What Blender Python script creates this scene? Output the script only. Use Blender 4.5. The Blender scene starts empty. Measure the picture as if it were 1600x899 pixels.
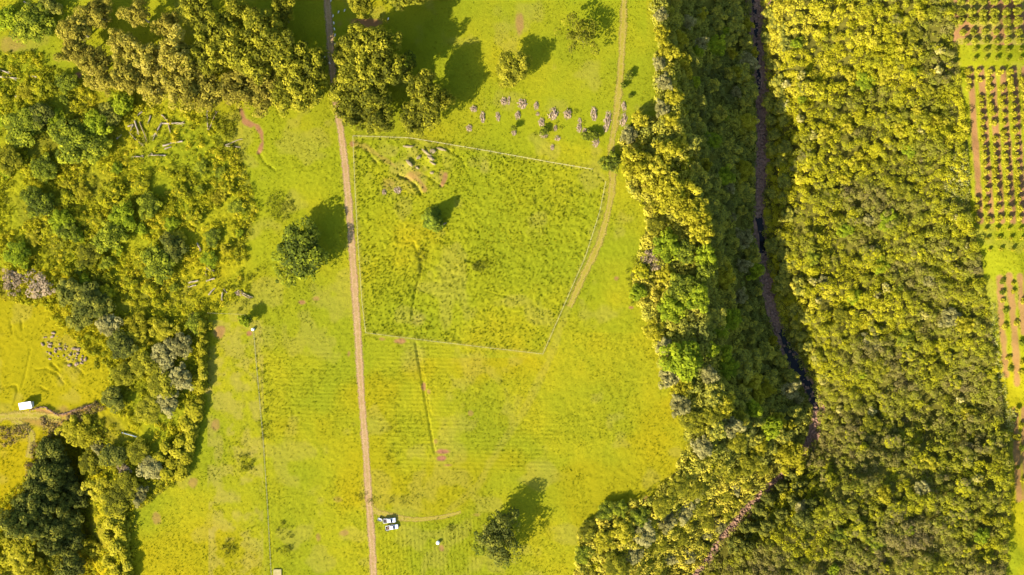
import bpy, bmesh, math, random
import numpy as np
from mathutils import Vector, Matrix

# ------------------------------------------------------------------ camera, sky, sun, exposure
SC = bpy.context.scene
COL = SC.collection
U = 0.28                       # metres per photograph pixel (1600 wide) at field level
HC = 336.0                     # camera height
cam_d = bpy.data.cameras.new('camera')
cam = bpy.data.objects.new('camera', cam_d)
COL.objects.link(cam)
cam.location = (0, 0, HC)
cam.rotation_euler = (0, 0, 0)
cam_d.sensor_width = 36
cam_d.lens = 18.0 / (800 * U / HC)
cam_d.clip_start = 1
cam_d.clip_end = 20000
SC.camera = cam

SUN_EL = math.radians(29)
SH = Vector((0.74, 0.67, 0)).normalized()          # direction shadows fall
world = bpy.data.worlds.new('World')
SC.world = world
world.use_nodes = True
wn = world.node_tree
bg = wn.nodes['Background']
sky = wn.nodes.new('ShaderNodeTexSky')
sky.sky_type = 'NISHITA'
sky.sun_disc = False
sky.sun_elevation = SUN_EL
sky.sun_rotation = math.atan2(-SH.x, -SH.y) % (2 * math.pi)
wn.links.new(sky.outputs[0], bg.inputs[0])
bg.inputs[1].default_value = 0.115
sun_d = bpy.data.lights.new('sun', 'SUN')
sun_d.energy = 5.0
sun_d.angle = math.radians(0.5)
sun_d.color = (1.0, 0.90, 0.74)
sun = bpy.data.objects.new('sun', sun_d)
COL.objects.link(sun)
ldir = Vector((SH.x * math.cos(SUN_EL), SH.y * math.cos(SUN_EL), -math.sin(SUN_EL)))
sun.rotation_euler = ldir.to_track_quat('-Z', 'Y').to_euler()
SC.view_settings.view_transform = 'Standard'
SC.view_settings.look = 'None'
SC.view_settings.exposure = 1.64
SC.view_settings.gamma = 1.0
SC.render.engine = 'CYCLES'
SC.cycles.max_bounces = 6
SC.cycles.diffuse_bounces = 3
SC.cycles.transparent_max_bounces = 6

rnd = random.Random(7)
NR = np.random.default_rng(11)


# ------------------------------------------------------------------ helpers: pixels, noise, distances
def P(u, v, z=0.0):
    k = U * (HC - z) / HC
    return (np.asarray(u) - 800.0) * k, (449.5 - np.asarray(v)) * k


def vnoise(x, y, scale, seed):
    g = np.random.default_rng(seed).random((256, 256))
    fx = np.asarray(x) / scale + 1000.0
    fy = np.asarray(y) / scale + 1000.0
    ix = np.floor(fx).astype(int)
    iy = np.floor(fy).astype(int)
    tx = fx - ix
    ty = fy - iy
    tx = tx * tx * (3 - 2 * tx)
    ty = ty * ty * (3 - 2 * ty)
    a = g[ix % 256, iy % 256]
    b = g[(ix + 1) % 256, iy % 256]
    c = g[ix % 256, (iy + 1) % 256]
    d = g[(ix + 1) % 256, (iy + 1) % 256]
    return (a * (1 - tx) + b * tx) * (1 - ty) + (c * (1 - tx) + d * tx) * ty


def fbm(x, y, scale, seed, octv=3):
    s = 0
    a = 0.5
    t = 0
    for i in range(octv):
        s = s + a * vnoise(x, y, scale / 2 ** i, seed + i)
        t += a
        a *= 0.5
    return s / t


def seg_dist(x, y, pts):
    d = np.full(np.shape(x), 1e9)
    for (x0, y0), (x1, y1) in zip(pts[:-1], pts[1:]):
        dx, dy = x1 - x0, y1 - y0
        L = dx * dx + dy * dy + 1e-9
        t = np.clip(((x - x0) * dx + (y - y0) * dy) / L, 0, 1)
        d = np.minimum(d, np.hypot(x - x0 - t * dx, y - y0 - t * dy))
    return d


def in_poly(x, y, pts):
    x = np.asarray(x)
    y = np.asarray(y)
    c = np.zeros(x.shape, bool)
    n = len(pts)
    for i in range(n):
        x0, y0 = pts[i]
        x1, y1 = pts[(i + 1) % n]
        cond = ((y0 > y) != (y1 > y))
        xi = (x1 - x0) * (y - y0) / ((y1 - y0) if y1 != y0 else 1e-9) + x0
        c ^= cond & (x < xi)
    return c


def sstep(a, b, x):
    t = np.clip((x - a) / (b - a), 0, 1)
    return t * t * (3 - 2 * t)


def W(pts, z=0.0):
    return [tuple(float(q) for q in P(u, v, z)) for u, v in pts]


# ------------------------------------------------------------------ terrain layout (photograph pixels)
GORGE = 38.0
EAST = -29.0                   # foot of the wooded slope east of the stream
RIVER = [(1172, -90), (1180, -30), (1183, 20), (1186, 80), (1191, 150), (1192, 220), (1188, 290), (1187, 350), (1192, 410),
         (1202, 460), (1214, 510), (1236, 560), (1262, 600), (1277, 640), (1268, 685), (1246, 722), (1208, 758),
         (1165, 800), (1132, 838), (1100, 880), (1070, 930), (1040, 990)]
RIM_W = [(1034, -90), (1036, 0), (1044, 90), (1058, 180), (1076, 260), (1094, 340), (1096, 420), (1098, 500), (1106, 580),
         (1124, 660), (1110, 715), (1060, 760), (1010, 820), (970, 880), (930, 960), (910, 1000)]
RIM_E = [(1238, -90), (1238, 0), (1246, 90), (1256, 180), (1262, 280), (1262, 380), (1272, 460), (1288, 520), (1318, 580),
         (1342, 650), (1326, 720), (1270, 780), (1220, 830), (1190, 880), (1150, 950), (1120, 1000)]
GULLY = [(125, 660), (122, 720), (128, 790), (140, 860), (150, 960)]
GRIM_L = [(70, 655), (48, 720), (28, 780), (-5, 840), (-40, 960)]
GRIM_R = [(165, 660), (180, 720), (178, 790), (185, 860), (200, 960)]
DITCH = [([(649, 535), (657, 580), (667, 640), (679, 708)], 0.45, 0.7),
         ([(654, 540), (664, 600), (673, 650)], 0.35, 0.45),
         ([(572, 232), (582, 248), (593, 259)], 0.4, 0.6),
         ([(622, 274), (640, 281), (652, 292), (657, 303)], 0.8, 1.0),
         ([(667, 275), (690, 292)], 0.45, 0.7),
         ([(700, 235), (720, 246), (729, 266)], 0.5, 0.5),
         ([(404, 238), (415, 256), (430, 266)], 0.6, 0.6),
         ([(24, 602), (27, 612), (23, 628)], 0.5, 0.6),
         ([(80, 568), (92, 580)], 0.6, 0.6), ([(48, 545), (38, 590), (27, 625)], 0.4, 0.35), ([(0, 606), (22, 603)], 0.5, 0.5), ([(16, 502), (19, 522)], 0.5, 0.5), ([(33, 500), (34, 516)], 0.5, 0.5), ([(60, 604), (74, 611), (86, 602)], 0.5, 0.5), ([(56, 578), (70, 576), (88, 584), (100, 600)], 0.5, 0.5), ([(100, 565), (118, 572), (130, 585)], 0.6, 0.5),
         ([(399, 520), (405, 600), (413, 690), (419, 780), (426, 905)], 0.45, 0.45),
         ([(646, 380), (655, 400), (659, 420), (650, 450), (644, 490)], 0.6, 0.6),
         ([(760, 455), (800, 466)], 0.5, 0.4)]
riv_w = W(RIVER, -GORGE)
rimw_w, rime_w = W(RIM_W), W(RIM_E, EAST)
gorge_poly = rimw_w + rime_w[::-1]
gul_w = W(GULLY, -12)
gl_w, gr_w = W(GRIM_L), W(GRIM_R)
gully_poly = gl_w + gr_w[::-1]
PADDOCK = [(553, 213), (640, 216), (760, 236), (860, 254), (925, 265), (948, 285), (940, 330), (915, 400), (880, 480), (848, 553),
           (760, 543), (660, 531), (572, 520), (566, 470), (560, 380), (555, 290)]


def height(x, y):
    z = 0.5 * (fbm(x, y, 60, 3) - 0.5)
    de = seg_side(x, y)
    up = sstep(0, 85, de) * 0.6 + np.clip(de / 85, 0, 1) * 0.4
    vv = 449.5 - y / U
    e0 = EAST + 14 * sstep(640, 800, vv)
    ze = e0 * (1 - 0.62 * up) + np.minimum(1, de / 8) * 5.5 * (fbm(x, y, 26, 9, 3) - 0.45)
    vv = 449.5 - y / U
    z = np.where(de > 0, ze, z)
    ins = in_poly(x, y, gorge_poly)
    east = in_poly(x, y, riv_w + rime_w[::-1])
    dr = np.maximum(seg_dist(x, y, riv_w) - 2.0, 0)
    tw = dr / (dr + seg_dist(x, y, rimw_w) + 1e-6)
    te = dr / (dr + seg_dist(x, y, rime_w) + 1e-6)
    zg = np.where(east, -GORGE + (GORGE + e0) * te, -GORGE * (1 - (0.55 * tw + 0.45 * tw * tw)))
    t = np.where(east, te, tw)
    zg = zg + 3.0 * (fbm(x, y, 14, 21) - 0.5) * np.clip(np.minimum(t, 1 - t) * 4, 0, 1)
    z = np.where(ins, zg, z)
    ing = in_poly(x, y, gully_poly)
    dg = seg_dist(x, y, gul_w)
    dm = np.minimum(seg_dist(x, y, gl_w), seg_dist(x, y, gr_w))
    t = dg / (dg + dm + 1e-6)
    z = z - np.where(ing, 12 * (1 - t) * sstep(655, 720, vv), 0)
    return z


def seg_side(x, y):
    # signed-ish distance east of the gorge's east rim
    inside = in_poly(x, y, rime_w + [(900, rime_w[-1][1]), (900, rime_w[0][1])])
    return np.where(inside, seg_dist(x, y, rime_w), 0)


GS = 0.5
gx = np.arange(-245, 245.01, GS)
gy = np.arange(-142, 142.01, GS)
GX, GY = np.meshgrid(gx, gy)
Z0 = height(GX, GY)
KZ = U * (HC - Z0) / HC
PXU, PXV = 800 + GX / KZ, 449.5 - GY / KZ

WOOD_L = [(-60, 85), (60, 80), (90, 110), (170, 160), (300, 170), (372, 192), (362, 220), (385, 262), (402, 330), (382, 385),
          (392, 450), (330, 490), (325, 600), (315, 640), (285, 720), (286, 745), (215, 800), (208, 910), (-60, 910), (-60, 840),
          (45, 740), (62, 690), (150, 640), (165, 600), (140, 555), (60, 480), (-60, 455)]
WOOD_W = [(1018, -20), (1030, 70), (1022, 130), (1035, 185), (1000, 180), (968, 215), (980, 262), (985, 300), (1012, 330),
          (1006, 380), (985, 430), (1002, 480), (1022, 520), (1032, 570), (1062, 620), (1076, 690), (1058, 735), (1020, 780),
          (950, 792), (905, 830), (900, 915), (1075, 915), (1120, 845), (1160, 795), (1210, 748), (1245, 712), (1262, 680),
          (1268, 640), (1250, 600), (1225, 560), (1202, 510), (1190, 455), (1180, 400), (1178, 340), (1180, 280), (1182, 220), (1180, 150), (1176, 80),
          (1172, 0), (1172, -20)]
WOOD_E = [(1192, -20), (1196, 80), (1202, 160), (1202, 230), (1198, 300), (1198, 360), (1204, 420), (1214, 470), (1230, 520), (1256, 570),
          (1282, 610), (1292, 645), (1282, 690), (1258, 730), (1220, 768), (1180, 806), (1145, 842), (1110, 890), (1095, 915),
          (1572, 915), (1580, 800), (1578, 690), (1560, 570), (1545, 480), (1533, 400), (1516, 340), (1512, 200), (1498, 100), (1488, -20)]
m_pad = in_poly(PXU, PXV, PADDOCK)
m_wl = in_poly(PXU, PXV, WOOD_L)
m_ww = in_poly(PXU, PXV, WOOD_W) | in_poly(GX, GY, gorge_poly)
m_we = in_poly(PXU, PXV, WOOD_E)
wood = (m_wl | m_ww | m_we)
# micro relief: tussocks everywhere in the open, rougher inside the paddock
rough = np.where(m_pad, 0.25, 0.13)
rough = rough * (0.7 + 0.6 * fbm(GX, GY, 18, 51))
rough = np.where(PXV < 215, rough * 0.6, rough)
micro = 1.35 * (vnoise(GX, GY, 1.1, 31) - 0.5) + 0.5 * (vnoise(GX, GY, 2.3, 32) - 0.5) + 0.5 * (NR.random(GX.shape) - 0.5)
Z = Z0 + np.where(wood, 0.25, rough) * micro
# old furrows
rowsA = ((PXV > 530) & (PXV < 740) & (PXU > 585) & (PXU < 870)) | ((PXV > 520) & (PXV < 780) & (PXU > 430) & (PXU < 555))
rowsB = ((PXV > 800) & (PXU > 590) & (PXU < 745))
amp = 0.055 * sstep(0.35, 0.6, fbm(GX, GY, 40, 61))
ph = 2 * math.pi / 1.75
Z += np.where(rowsA, amp * np.sin((GY + 0.02 * GX + 0.4 * fbm(GX, GY, 25, 5)) * ph), 0) + np.where(rowsB, 0.06 * np.sin((GX + 0.05 * GY) * ph), 0)
for pts, w, d in DITCH:
    dd = seg_dist(GX, GY, W(pts))
    Z -= d * 0.85 * np.exp(-(dd / (w * 0.78)) ** 2) * (0.6 + 0.8 * vnoise(GX, GY, 3, 77))
# stone outcrops and little terraces at the paddock's top
for (u, v, r, h) in [(641, 229, 2.0, .8), (640, 256, 1.8, .9), (672, 238, 2.6, 1.0), (675, 250, 2.4, .8), (692, 234, 2.2, .8), (655, 247, 1.6, .7), (648, 270, 3, .6)]:
    x, y = P(u, v)
    Z += h * np.exp(-((GX - x) ** 2 + (GY - y) ** 2) / r ** 2)
# flat road beds
ROAD = [(509, -40), (512, 10), (515, 50), (518, 95), (524, 150), (531, 195), (540, 265), (547, 345), (553, 430), (559, 520), (565, 620),
        (572, 710), (577, 790), (582, 860), (586, 950)]
TRACK_E = [(976, -40), (973, 50), (969, 120), (962, 185), (955, 235), (957, 285), (950, 330), (936, 380), (912, 430), (890, 480)]
TRACK_P = [(579, 788), (586, 798), (600, 804), (622, 809), (650, 812), (690, 808), (720, 800)]
TRACK_L = [(-40, 658), (20, 650), (60, 650), (95, 655)]
TRACK_L2 = [(20, 655), (44, 670), (50, 690), (44, 715)]
for pts, w in ((ROAD, 2.2), (TRACK_P, 1.4), (TRACK_E, 1.2)):
    m = np.exp(-(seg_dist(GX, GY, W(pts)) / w) ** 2)
    Z = Z * (1 - m) + (Z0 - 0.01) * m
# low bank below the white shed
dd = seg_dist(GX, GY, W([(46, 641), (58, 638), (70, 635), (80, 642), (92, 648), (105, 645), (120, 640), (142, 634)]))
Z += 0.5 * np.exp(-(dd / 1.2) ** 2)


def Hs(x, y):
    x = np.asarray(x, float)
    y = np.asarray(y, float)
    fx = np.clip((x - gx[0]) / GS, 0, len(gx) - 1.001)
    fy = np.clip((y - gy[0]) / GS, 0, len(gy) - 1.001)
    i = fx.astype(int)
    j = fy.astype(int)
    tx = fx - i
    ty = fy - j
    return (Z[j, i] * (1 - tx) + Z[j, i + 1] * tx) * (1 - ty) + (Z[j + 1, i] * (1 - tx) + Z[j + 1, i + 1] * tx) * ty


def ground(u, v, dz=0.0):
    z = np.zeros(np.shape(u))
    for _ in range(6):
        x, y = P(u, v, z + dz)
        z = 0.5 * z + 0.5 * Hs(x, y)
    x, y = P(u, v, z + dz)
    return x, y, Hs(x, y)


# ------------------------------------------------------------------ materials
def mat(name):
    m = bpy.data.materials.new(name)
    m.use_nodes = True
    nt = m.node_tree
    for n in list(nt.nodes):
        nt.nodes.remove(n)
    out = nt.nodes.new('ShaderNodeOutputMaterial')
    return m, nt, out


def N(nt, t, **kw):
    n = nt.nodes.new(t)
    for k, v in kw.items():
        setattr(n, k, v)
    return n


def ramp(nt, fac, stops):
    r = N(nt, 'ShaderNodeValToRGB')
    e = r.color_ramp.elements
    while len(e) < len(stops):
        e.new(0.5)
    for i, (p, c) in enumerate(stops):
        e[i].position = p
        e[i].color = (*c, 1)
    nt.links.new(fac, r.inputs[0])
    return r.outputs[0]


def math_n(nt, op, a, b=None):
    n = N(nt, 'ShaderNodeMath', operation=op)
    for i, v in enumerate((a, b)):
        if v is None:
            continue
        if isinstance(v, (int, float)):
            n.inputs[i].default_value = v
        else:
            nt.links.new(v, n.inputs[i])
    return n.outputs[0]


def mixc(nt, fac, a, b):
    n = N(nt, 'ShaderNodeMix', data_type='RGBA')
    for s, v in ((0, fac), (6, a), (7, b)):
        if isinstance(v, tuple):
            n.inputs[s].default_value = (*v, 1)
        elif isinstance(v, (int, float)):
            n.inputs[s].default_value = v
        else:
            nt.links.new(v, n.inputs[s])
    return n.outputs[2]


def noise(nt, scale, detail=3, rough=0.6, vec=None):
    n = N(nt, 'ShaderNodeTexNoise')
    n.inputs['Scale'].default_value = scale
    n.inputs['Detail'].default_value = detail
    n.inputs['Roughness'].default_value = rough
    if vec is None:
        g = N(nt, 'ShaderNodeNewGeometry')
        vec = g.outputs['Position']
    nt.links.new(vec, n.inputs['Vector'])
    return n.outputs[0]


def attr(nt, name):
    a = N(nt, 'ShaderNodeAttribute', attribute_name=name)
    return a.outputs['Fac']


def leaf_mat(name, stops, trans=0.25, objvar=0.18):
    m, nt, out = mat(name)
    t = attr(nt, 'tint')
    oi = N(nt, 'ShaderNodeObjectInfo')
    v = math_n(nt, 'ADD', t, math_n(nt, 'MULTIPLY', math_n(nt, 'SUBTRACT', oi.outputs['Random'], 0.5), objvar * 2))
    c = ramp(nt, v, stops)
    d = N(nt, 'ShaderNodeBsdfDiffuse')
    tr = N(nt, 'ShaderNodeBsdfTranslucent')
    nt.links.new(c, d.inputs[0])
    nt.links.new(c, tr.inputs[0])
    mx = N(nt, 'ShaderNodeMixShader')
    mx.inputs[0].default_value = trans
    nt.links.new(d.outputs[0], mx.inputs[1])
    nt.links.new(tr.outputs[0], mx.inputs[2])
    nt.links.new(mx.outputs[0], out.inputs[0])
    return m


def plain(name, c1, c2=None, scale=1.5, rough=0.8, metal=0.0, spec=0.3, bump=0.0):
    m, nt, out = mat(name)
    b = N(nt, 'ShaderNodeBsdfPrincipled')
    b.inputs['Roughness'].default_value = rough
    b.inputs['Metallic'].default_value = metal
    b.inputs['Specular IOR Level'].default_value = spec
    tc = N(nt, 'ShaderNodeTexCoord')
    n = noise(nt, scale, 4, 0.6, tc.outputs['Object'])
    c2 = c2 or tuple(x * 0.75 for x in c1)
    nt.links.new(ramp(nt, n, [(0.35, c2), (0.65, c1)]), b.inputs[0])
    if bump:
        bp = N(nt, 'ShaderNodeBump')
        bp.inputs['Strength'].default_value = bump
        bp.inputs['Distance'].default_value = 0.1
        nt.links.new(n, bp.inputs['Height'])
        nt.links.new(bp.outputs[0], b.inputs['Normal'])
    nt.links.new(b.outputs[0], out.inputs[0])
    return m


G_YEL = (0.222, 0.206, 0.0075)
G_GRN = (0.160, 0.175, 0.0075)
G_ORA = (0.250, 0.200, 0.006)
G_LUSH = (0.125, 0.155, 0.007)
G_DRY = (0.26, 0.20, 0.05)
G_SOIL = (0.24, 0.115, 0.058)


def ground_material():
    m, nt, out = mat('pasture_ground')
    b = N(nt, 'ShaderNodeBsdfPrincipled')
    b.inputs['Roughness'].default_value = 0.95
    b.inputs['Specular IOR Level'].default_value = 0.0
    big = noise(nt, 0.018, 3, 0.55)
    mid = noise(nt, 0.11, 4, 0.65)
    fine = noise(nt, 1.1, 3, 0.7)
    c = ramp(nt, big, [(0.40, G_GRN), (0.56, G_YEL), (0.72, G_ORA)])
    c = mixc(nt, ramp(nt, mid, [(0.42, (0, 0, 0)), (0.72, (0.55, 0.55, 0.55))]), c, G_GRN)
    c = mixc(nt, ramp(nt, fine, [(0.45, (0, 0, 0)), (0.75, (0.6, 0.6, 0.6))]), c, (0.10, 0.10, 0.005))
    c = mixc(nt, attr(nt, 'lush'), c, mixc(nt, fine, G_LUSH, (0.185, 0.20, 0.006)))
    c = mixc(nt, attr(nt, 'gold'), c, mixc(nt, fine, (0.19, 0.14, 0.003), (0.28, 0.205, 0.003)))
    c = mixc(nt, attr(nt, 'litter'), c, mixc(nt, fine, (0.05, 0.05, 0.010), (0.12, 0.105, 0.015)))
    c = mixc(nt, attr(nt, 'dry'), c, mixc(nt, fine, (0.19, 0.16, 0.03), G_DRY))
    c = mixc(nt, attr(nt, 'soil'), c, mixc(nt, fine, (0.18, 0.075, 0.035), G_SOIL))
    nt.links.new(c, b.inputs[0])
    bp = N(nt, 'ShaderNodeBump')
    bp.inputs['Strength'].default_value = 0.5
    bp.inputs['Distance'].default_value = 0.5
    f2 = noise(nt, 2.2, 4, 0.75)
    nt.links.new(f2, bp.inputs['Height'])
    nt.links.new(bp.outputs[0], b.inputs['Normal'])
    nt.links.new(b.outputs[0], out.inputs[0])
    return m


def track_material(name, c1, c2, cmid, fray, midstrength):
    """bare earth sheet whose edges fray into the grass; 'across' is 0 on the centreline and 1 at the edge"""
    m, nt, out = mat(name)
    b = N(nt, 'ShaderNodeBsdfPrincipled')
    b.inputs['Roughness'].default_value = 0.95
    b.inputs['Specular IOR Level'].default_value = 0.0
    a = attr(nt, 'across')
    n1 = noise(nt, 0.35, 4, 0.65)
    n2 = noise(nt, 1.6, 4, 0.7)
    c = ramp(nt, n1, [(0.35, c2), (0.65, c1)])
    c = mixc(nt, math_n(nt, 'MULTIPLY', n2, 0.35), c, tuple(x * 0.6 for x in c2))
    midm = ramp(nt, a, [(0.12, (1, 1, 1)), (0.42, (0, 0, 0))])
    c = mixc(nt, math_n(nt, 'MULTIPLY', math_n(nt, 'MULTIPLY', midm, midstrength), ramp(nt, n2, [(0.4, (0, 0, 0)), (0.55, (1, 1, 1))])), c, cmid)
    nt.links.new(c, b.inputs[0])
    tr = N(nt, 'ShaderNodeBsdfTransparent')
    mx = N(nt, 'ShaderNodeMixShader')
    e = math_n(nt, 'ADD', a, math_n(nt, 'MULTIPLY', math_n(nt, 'SUBTRACT', n2, 0.5), fray))
    e = math_n(nt, 'ADD', e, math_n(nt, 'MULTIPLY', math_n(nt, 'SUBTRACT', n1, 0.5), fray * 0.8))
    al = ramp(nt, e, [(0.40, (1, 1, 1)), (0.80, (0, 0, 0))])
    nt.links.new(al, mx.inputs[0])
    nt.links.new(tr.outputs[0], mx.inputs[1])
    nt.links.new(b.outputs[0], mx.inputs[2])
    nt.links.new(mx.outputs[0], out.inputs[0])
    return m


M = {}
M['ground'] = ground_material()
M['road'] = track_material('pale_earth', (0.37, 0.245, 0.125), (0.27, 0.165, 0.08), (0.21, 0.15, 0.045), 0.85, 0.9)
M['track'] = track_material('worn_grass', (0.28, 0.21, 0.055), (0.23, 0.18, 0.03), (0.19, 0.17, 0.01), 1.3, 0.9)
M['river_bed'] = plain('river_gravel', (0.25, 0.135, 0.075), (0.09, 0.05, 0.03), 0.6, 0.9)
M['water'] = plain('dark_water', (0.012, 0.012, 0.011), (0.008, 0.008, 0.007), 0.2, 0.22, 0, 0.15, 0.05)
M['stone'] = plain('pink_grey_stone', (0.26, 0.15, 0.09), (0.11, 0.06, 0.036), 1.2, 0.9, bump=0.5)
M['boulder'] = plain('pink_boulder', (0.24, 0.165, 0.10), (0.13, 0.09, 0.055), 1.2, 0.9, bump=0.5)
M['pale_rock'] = plain('pale_rock', (0.22, 0.175, 0.08), (0.13, 0.10, 0.045), 1.0, 0.9, bump=0.5)
M['log'] = plain('bleached_wood', (0.34, 0.28, 0.19), (0.20, 0.155, 0.10), 3, 0.85)
M['brown_log'] = plain('weathered_wood', (0.231, 0.175, 0.098), (0.14, 0.105, 0.056), 3, 0.85)
M['bark'] = plain('bark', (0.20, 0.15, 0.10), (0.10, 0.08, 0.05), 4, 0.9, bump=0.4)
M['pale_bark'] = plain('pale_bark', (0.42, 0.36, 0.28), (0.25, 0.2, 0.15), 4, 0.9, bump=0.4)
M['brush'] = plain('dead_brush', (0.46, 0.33, 0.20), (0.13, 0.09, 0.055), 2.2, 0.95, bump=0.6)
M['brush_dark'] = plain('old_brush', (0.175, 0.14, 0.105), (0.07, 0.056, 0.042), 2.2, 0.95)
M['post'] = plain('fence_timber', (0.46, 0.40, 0.25), (0.32, 0.27, 0.16), 4, 0.85)
M['wire'] = plain('galvanised_wire', (0.40, 0.36, 0.2), (0.3, 0.27, 0.14), 4, 0.5, 0.0)
M['white_paint'] = plain('white_paint', (0.82, 0.82, 0.80), (0.76, 0.76, 0.74), 2, 0.28, 0, 0.5)
M['white_sheet'] = plain('white_roof_sheet', (0.80, 0.78, 0.78), (0.68, 0.65, 0.64), 0.8, 0.5)
M['wall_paint'] = plain('cream_wall', (0.496, 0.464, 0.384), (0.4, 0.368, 0.304), 1.0, 0.8)
M['black_glass'] = plain('dark_glass', (0.012, 0.015, 0.018), (0.01, 0.012, 0.014), 1, 0.25, 0, 0.25)
M['tyre'] = plain('tyre_rubber', (0.02, 0.02, 0.02), None, 3, 0.9)
M['rim'] = plain('alloy', (0.5, 0.5, 0.52), None, 3, 0.35, 0.8)
M['lamp'] = plain('headlamp_glass', (0.75, 0.76, 0.78), None, 3, 0.15)
M['red_lamp'] = plain('tail_lamp', (0.35, 0.02, 0.02), None, 3, 0.25)
M['bed'] = plain('bed_liner', (0.06, 0.045, 0.045), (0.03, 0.025, 0.025), 2, 0.85)
M['cargo'] = plain('brown_cargo', (0.22, 0.13, 0.08), (0.12, 0.08, 0.05), 3, 0.9)
M['grey'] = plain('grey_metal', (0.40, 0.41, 0.42), (0.27, 0.28, 0.28), 3, 0.5, 0.2)
M['dark_wood'] = plain('dark_timber', (0.05, 0.04, 0.03), None, 4, 0.9)
M['blue'] = plain('faded_blue', (0.17, 0.22, 0.25), (0.10, 0.14, 0.17), 1.2, 0.6)
M['wool'] = plain('wool', (0.60, 0.57, 0.50), (0.46, 0.43, 0.36), 6, 0.95, bump=0.5)
M['skin'] = plain('skin', (0.42, 0.26, 0.19), None, 3, 0.6)
M['cloth'] = plain('dark_cloth', (0.05, 0.06, 0.09), None, 5, 0.9)
M['hat'] = plain('pale_hat', (0.62, 0.56, 0.42), None, 5, 0.9)
M['concrete'] = plain('pale_concrete', (0.30, 0.25, 0.10), (0.22, 0.18, 0.06), 1.1, 0.9)

M['leaf_khaki'] = leaf_mat('khaki_leaves', [(0.0, (0.12, 0.10, 0.014)), (0.45, (0.255, 0.215, 0.024)), (0.8, (0.345, 0.285, 0.035)), (1.0, (0.40, 0.33, 0.06))], 0.3)
M['leaf_olive'] = leaf_mat('olive_leaves', [(0.0, (0.065, 0.07, 0.010)), (0.5, (0.175, 0.17, 0.012)), (0.85, (0.28, 0.255, 0.016)), (1.0, (0.34, 0.30, 0.022))], 0.3)
M['leaf_green'] = leaf_mat('green_leaves', [(0.0, (0.05, 0.065, 0.012)), (0.5, (0.12, 0.145, 0.012)), (0.8, (0.23, 0.25, 0.016)), (1.0, (0.32, 0.32, 0.02))])
M['leaf_bright'] = leaf_mat('bright_leaves', [(0.0, (0.09, 0.125, 0.01)), (0.5, (0.175, 0.215, 0.010)), (1.0, (0.29, 0.32, 0.015))])
M['leaf_yellow'] = leaf_mat('yellow_leaves', [(0.0, (0.14, 0.125, 0.008)), (0.5, (0.28, 0.25, 0.012)), (1.0, (0.42, 0.36, 0.03))])
M['leaf_dark'] = leaf_mat('dark_leaves', [(0.0, (0.05, 0.058, 0.014)), (0.5, (0.105, 0.115, 0.018)), (0.85, (0.18, 0.175, 0.022)), (1.0, (0.27, 0.245, 0.03))])
M['leaf_grey'] = leaf_mat('grey_leaves', [(0.0, (0.11, 0.10, 0.03)), (0.5, (0.21, 0.19, 0.055)), (1.0, (0.34, 0.30, 0.10))])
M['leaf_pink'] = leaf_mat('bare_twigs', [(0.0, (0.13, 0.095, 0.05)), (0.5, (0.25, 0.18, 0.10)), (1.0, (0.36, 0.27, 0.15))], 0.1)
M['leaf_pale'] = leaf_mat('pale_leaves', [(0.0, (0.22, 0.20, 0.03)), (0.5, (0.36, 0.315, 0.06)), (1.0, (0.50, 0.44, 0.16))])
M['wood_e'] = leaf_mat('woodland_leaves', [(0.0, (0.15, 0.12, 0.045)), (0.22, (0.20, 0.175, 0.04)), (0.42, (0.185, 0.19, 0.018)), (0.62, (0.255, 0.245, 0.012)), (0.82, (0.35, 0.32, 0.010)), (1.0, (0.46, 0.40, 0.03))], 0.35, 0)
M['leaf_orchard'] = leaf_mat('orchard_leaves', [(0.0, (0.10, 0.105, 0.01)), (0.5, (0.19, 0.185, 0.012)), (1.0, (0.27, 0.255, 0.02))], 0.2, 0.2)
M['scrub'] = leaf_mat('scrub_leaves', [(0.0, (0.12, 0.125, 0.012)), (0.3, (0.20, 0.205, 0.012)), (0.65, (0.325, 0.305, 0.010)), (1.0, (0.45, 0.37, 0.02))], 0.35, 0)
M['slope'] = leaf_mat('slope_leaves', [(0.0, (0.10, 0.105, 0.025)), (0.3, (0.20, 0.205, 0.03)), (0.6, (0.33, 0.30, 0.03)), (1.0, (0.50, 0.41, 0.04))], 0.3, 0)
M['bank'] = leaf_mat('bank_leaves', [(0.0, (0.09, 0.06, 0.03)), (0.4, (0.2, 0.14, 0.06)), (0.75, (0.30, 0.23, 0.03)), (1.0, (0.42, 0.32, 0.05))], 0.2, 0)
M['tuft'] = leaf_mat('grass_blades', [(0.0, (0.09, 0.115, 0.006)), (0.4, (0.15, 0.17, 0.006)), (0.75, (0.235, 0.22, 0.006)), (1.0, (0.29, 0.24, 0.015))], 0.3, 0)
M['weed'] = leaf_mat('weed_leaves', [(0.0, (0.04, 0.048, 0.008)), (0.5, (0.096, 0.104, 0.0096)), (1.0, (0.176, 0.176, 0.016))], 0.2, 0)
M['reed'] = leaf_mat('reed_blades', [(0.0, (0.182, 0.196, 0.042)), (0.5, (0.28, 0.28, 0.056)), (1.0, (0.392, 0.35, 0.14))], 0.3, 0)


# ------------------------------------------------------------------ mesh building
def mesh_np(name, verts, faces, tint=None, k=4):
    me = bpy.data.meshes.new(name)
    verts = np.asarray(verts, np.float32)
    faces = np.asarray(faces, np.int32)
    me.vertices.add(len(verts))
    me.vertices.foreach_set('co', verts.ravel())
    me.loops.add(faces.size)
    me.loops.foreach_set('vertex_index', faces.ravel())
    me.polygons.add(len(faces))
    me.polygons.foreach_set('loop_start', np.arange(0, faces.size, k, dtype=np.int32))
    if tint is not None:
        a = me.attributes.new('tint', 'FLOAT', 'POINT')
        a.data.foreach_set('value', np.asarray(tint, np.float32))
    me.update(calc_edges=True)
    return me


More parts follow.
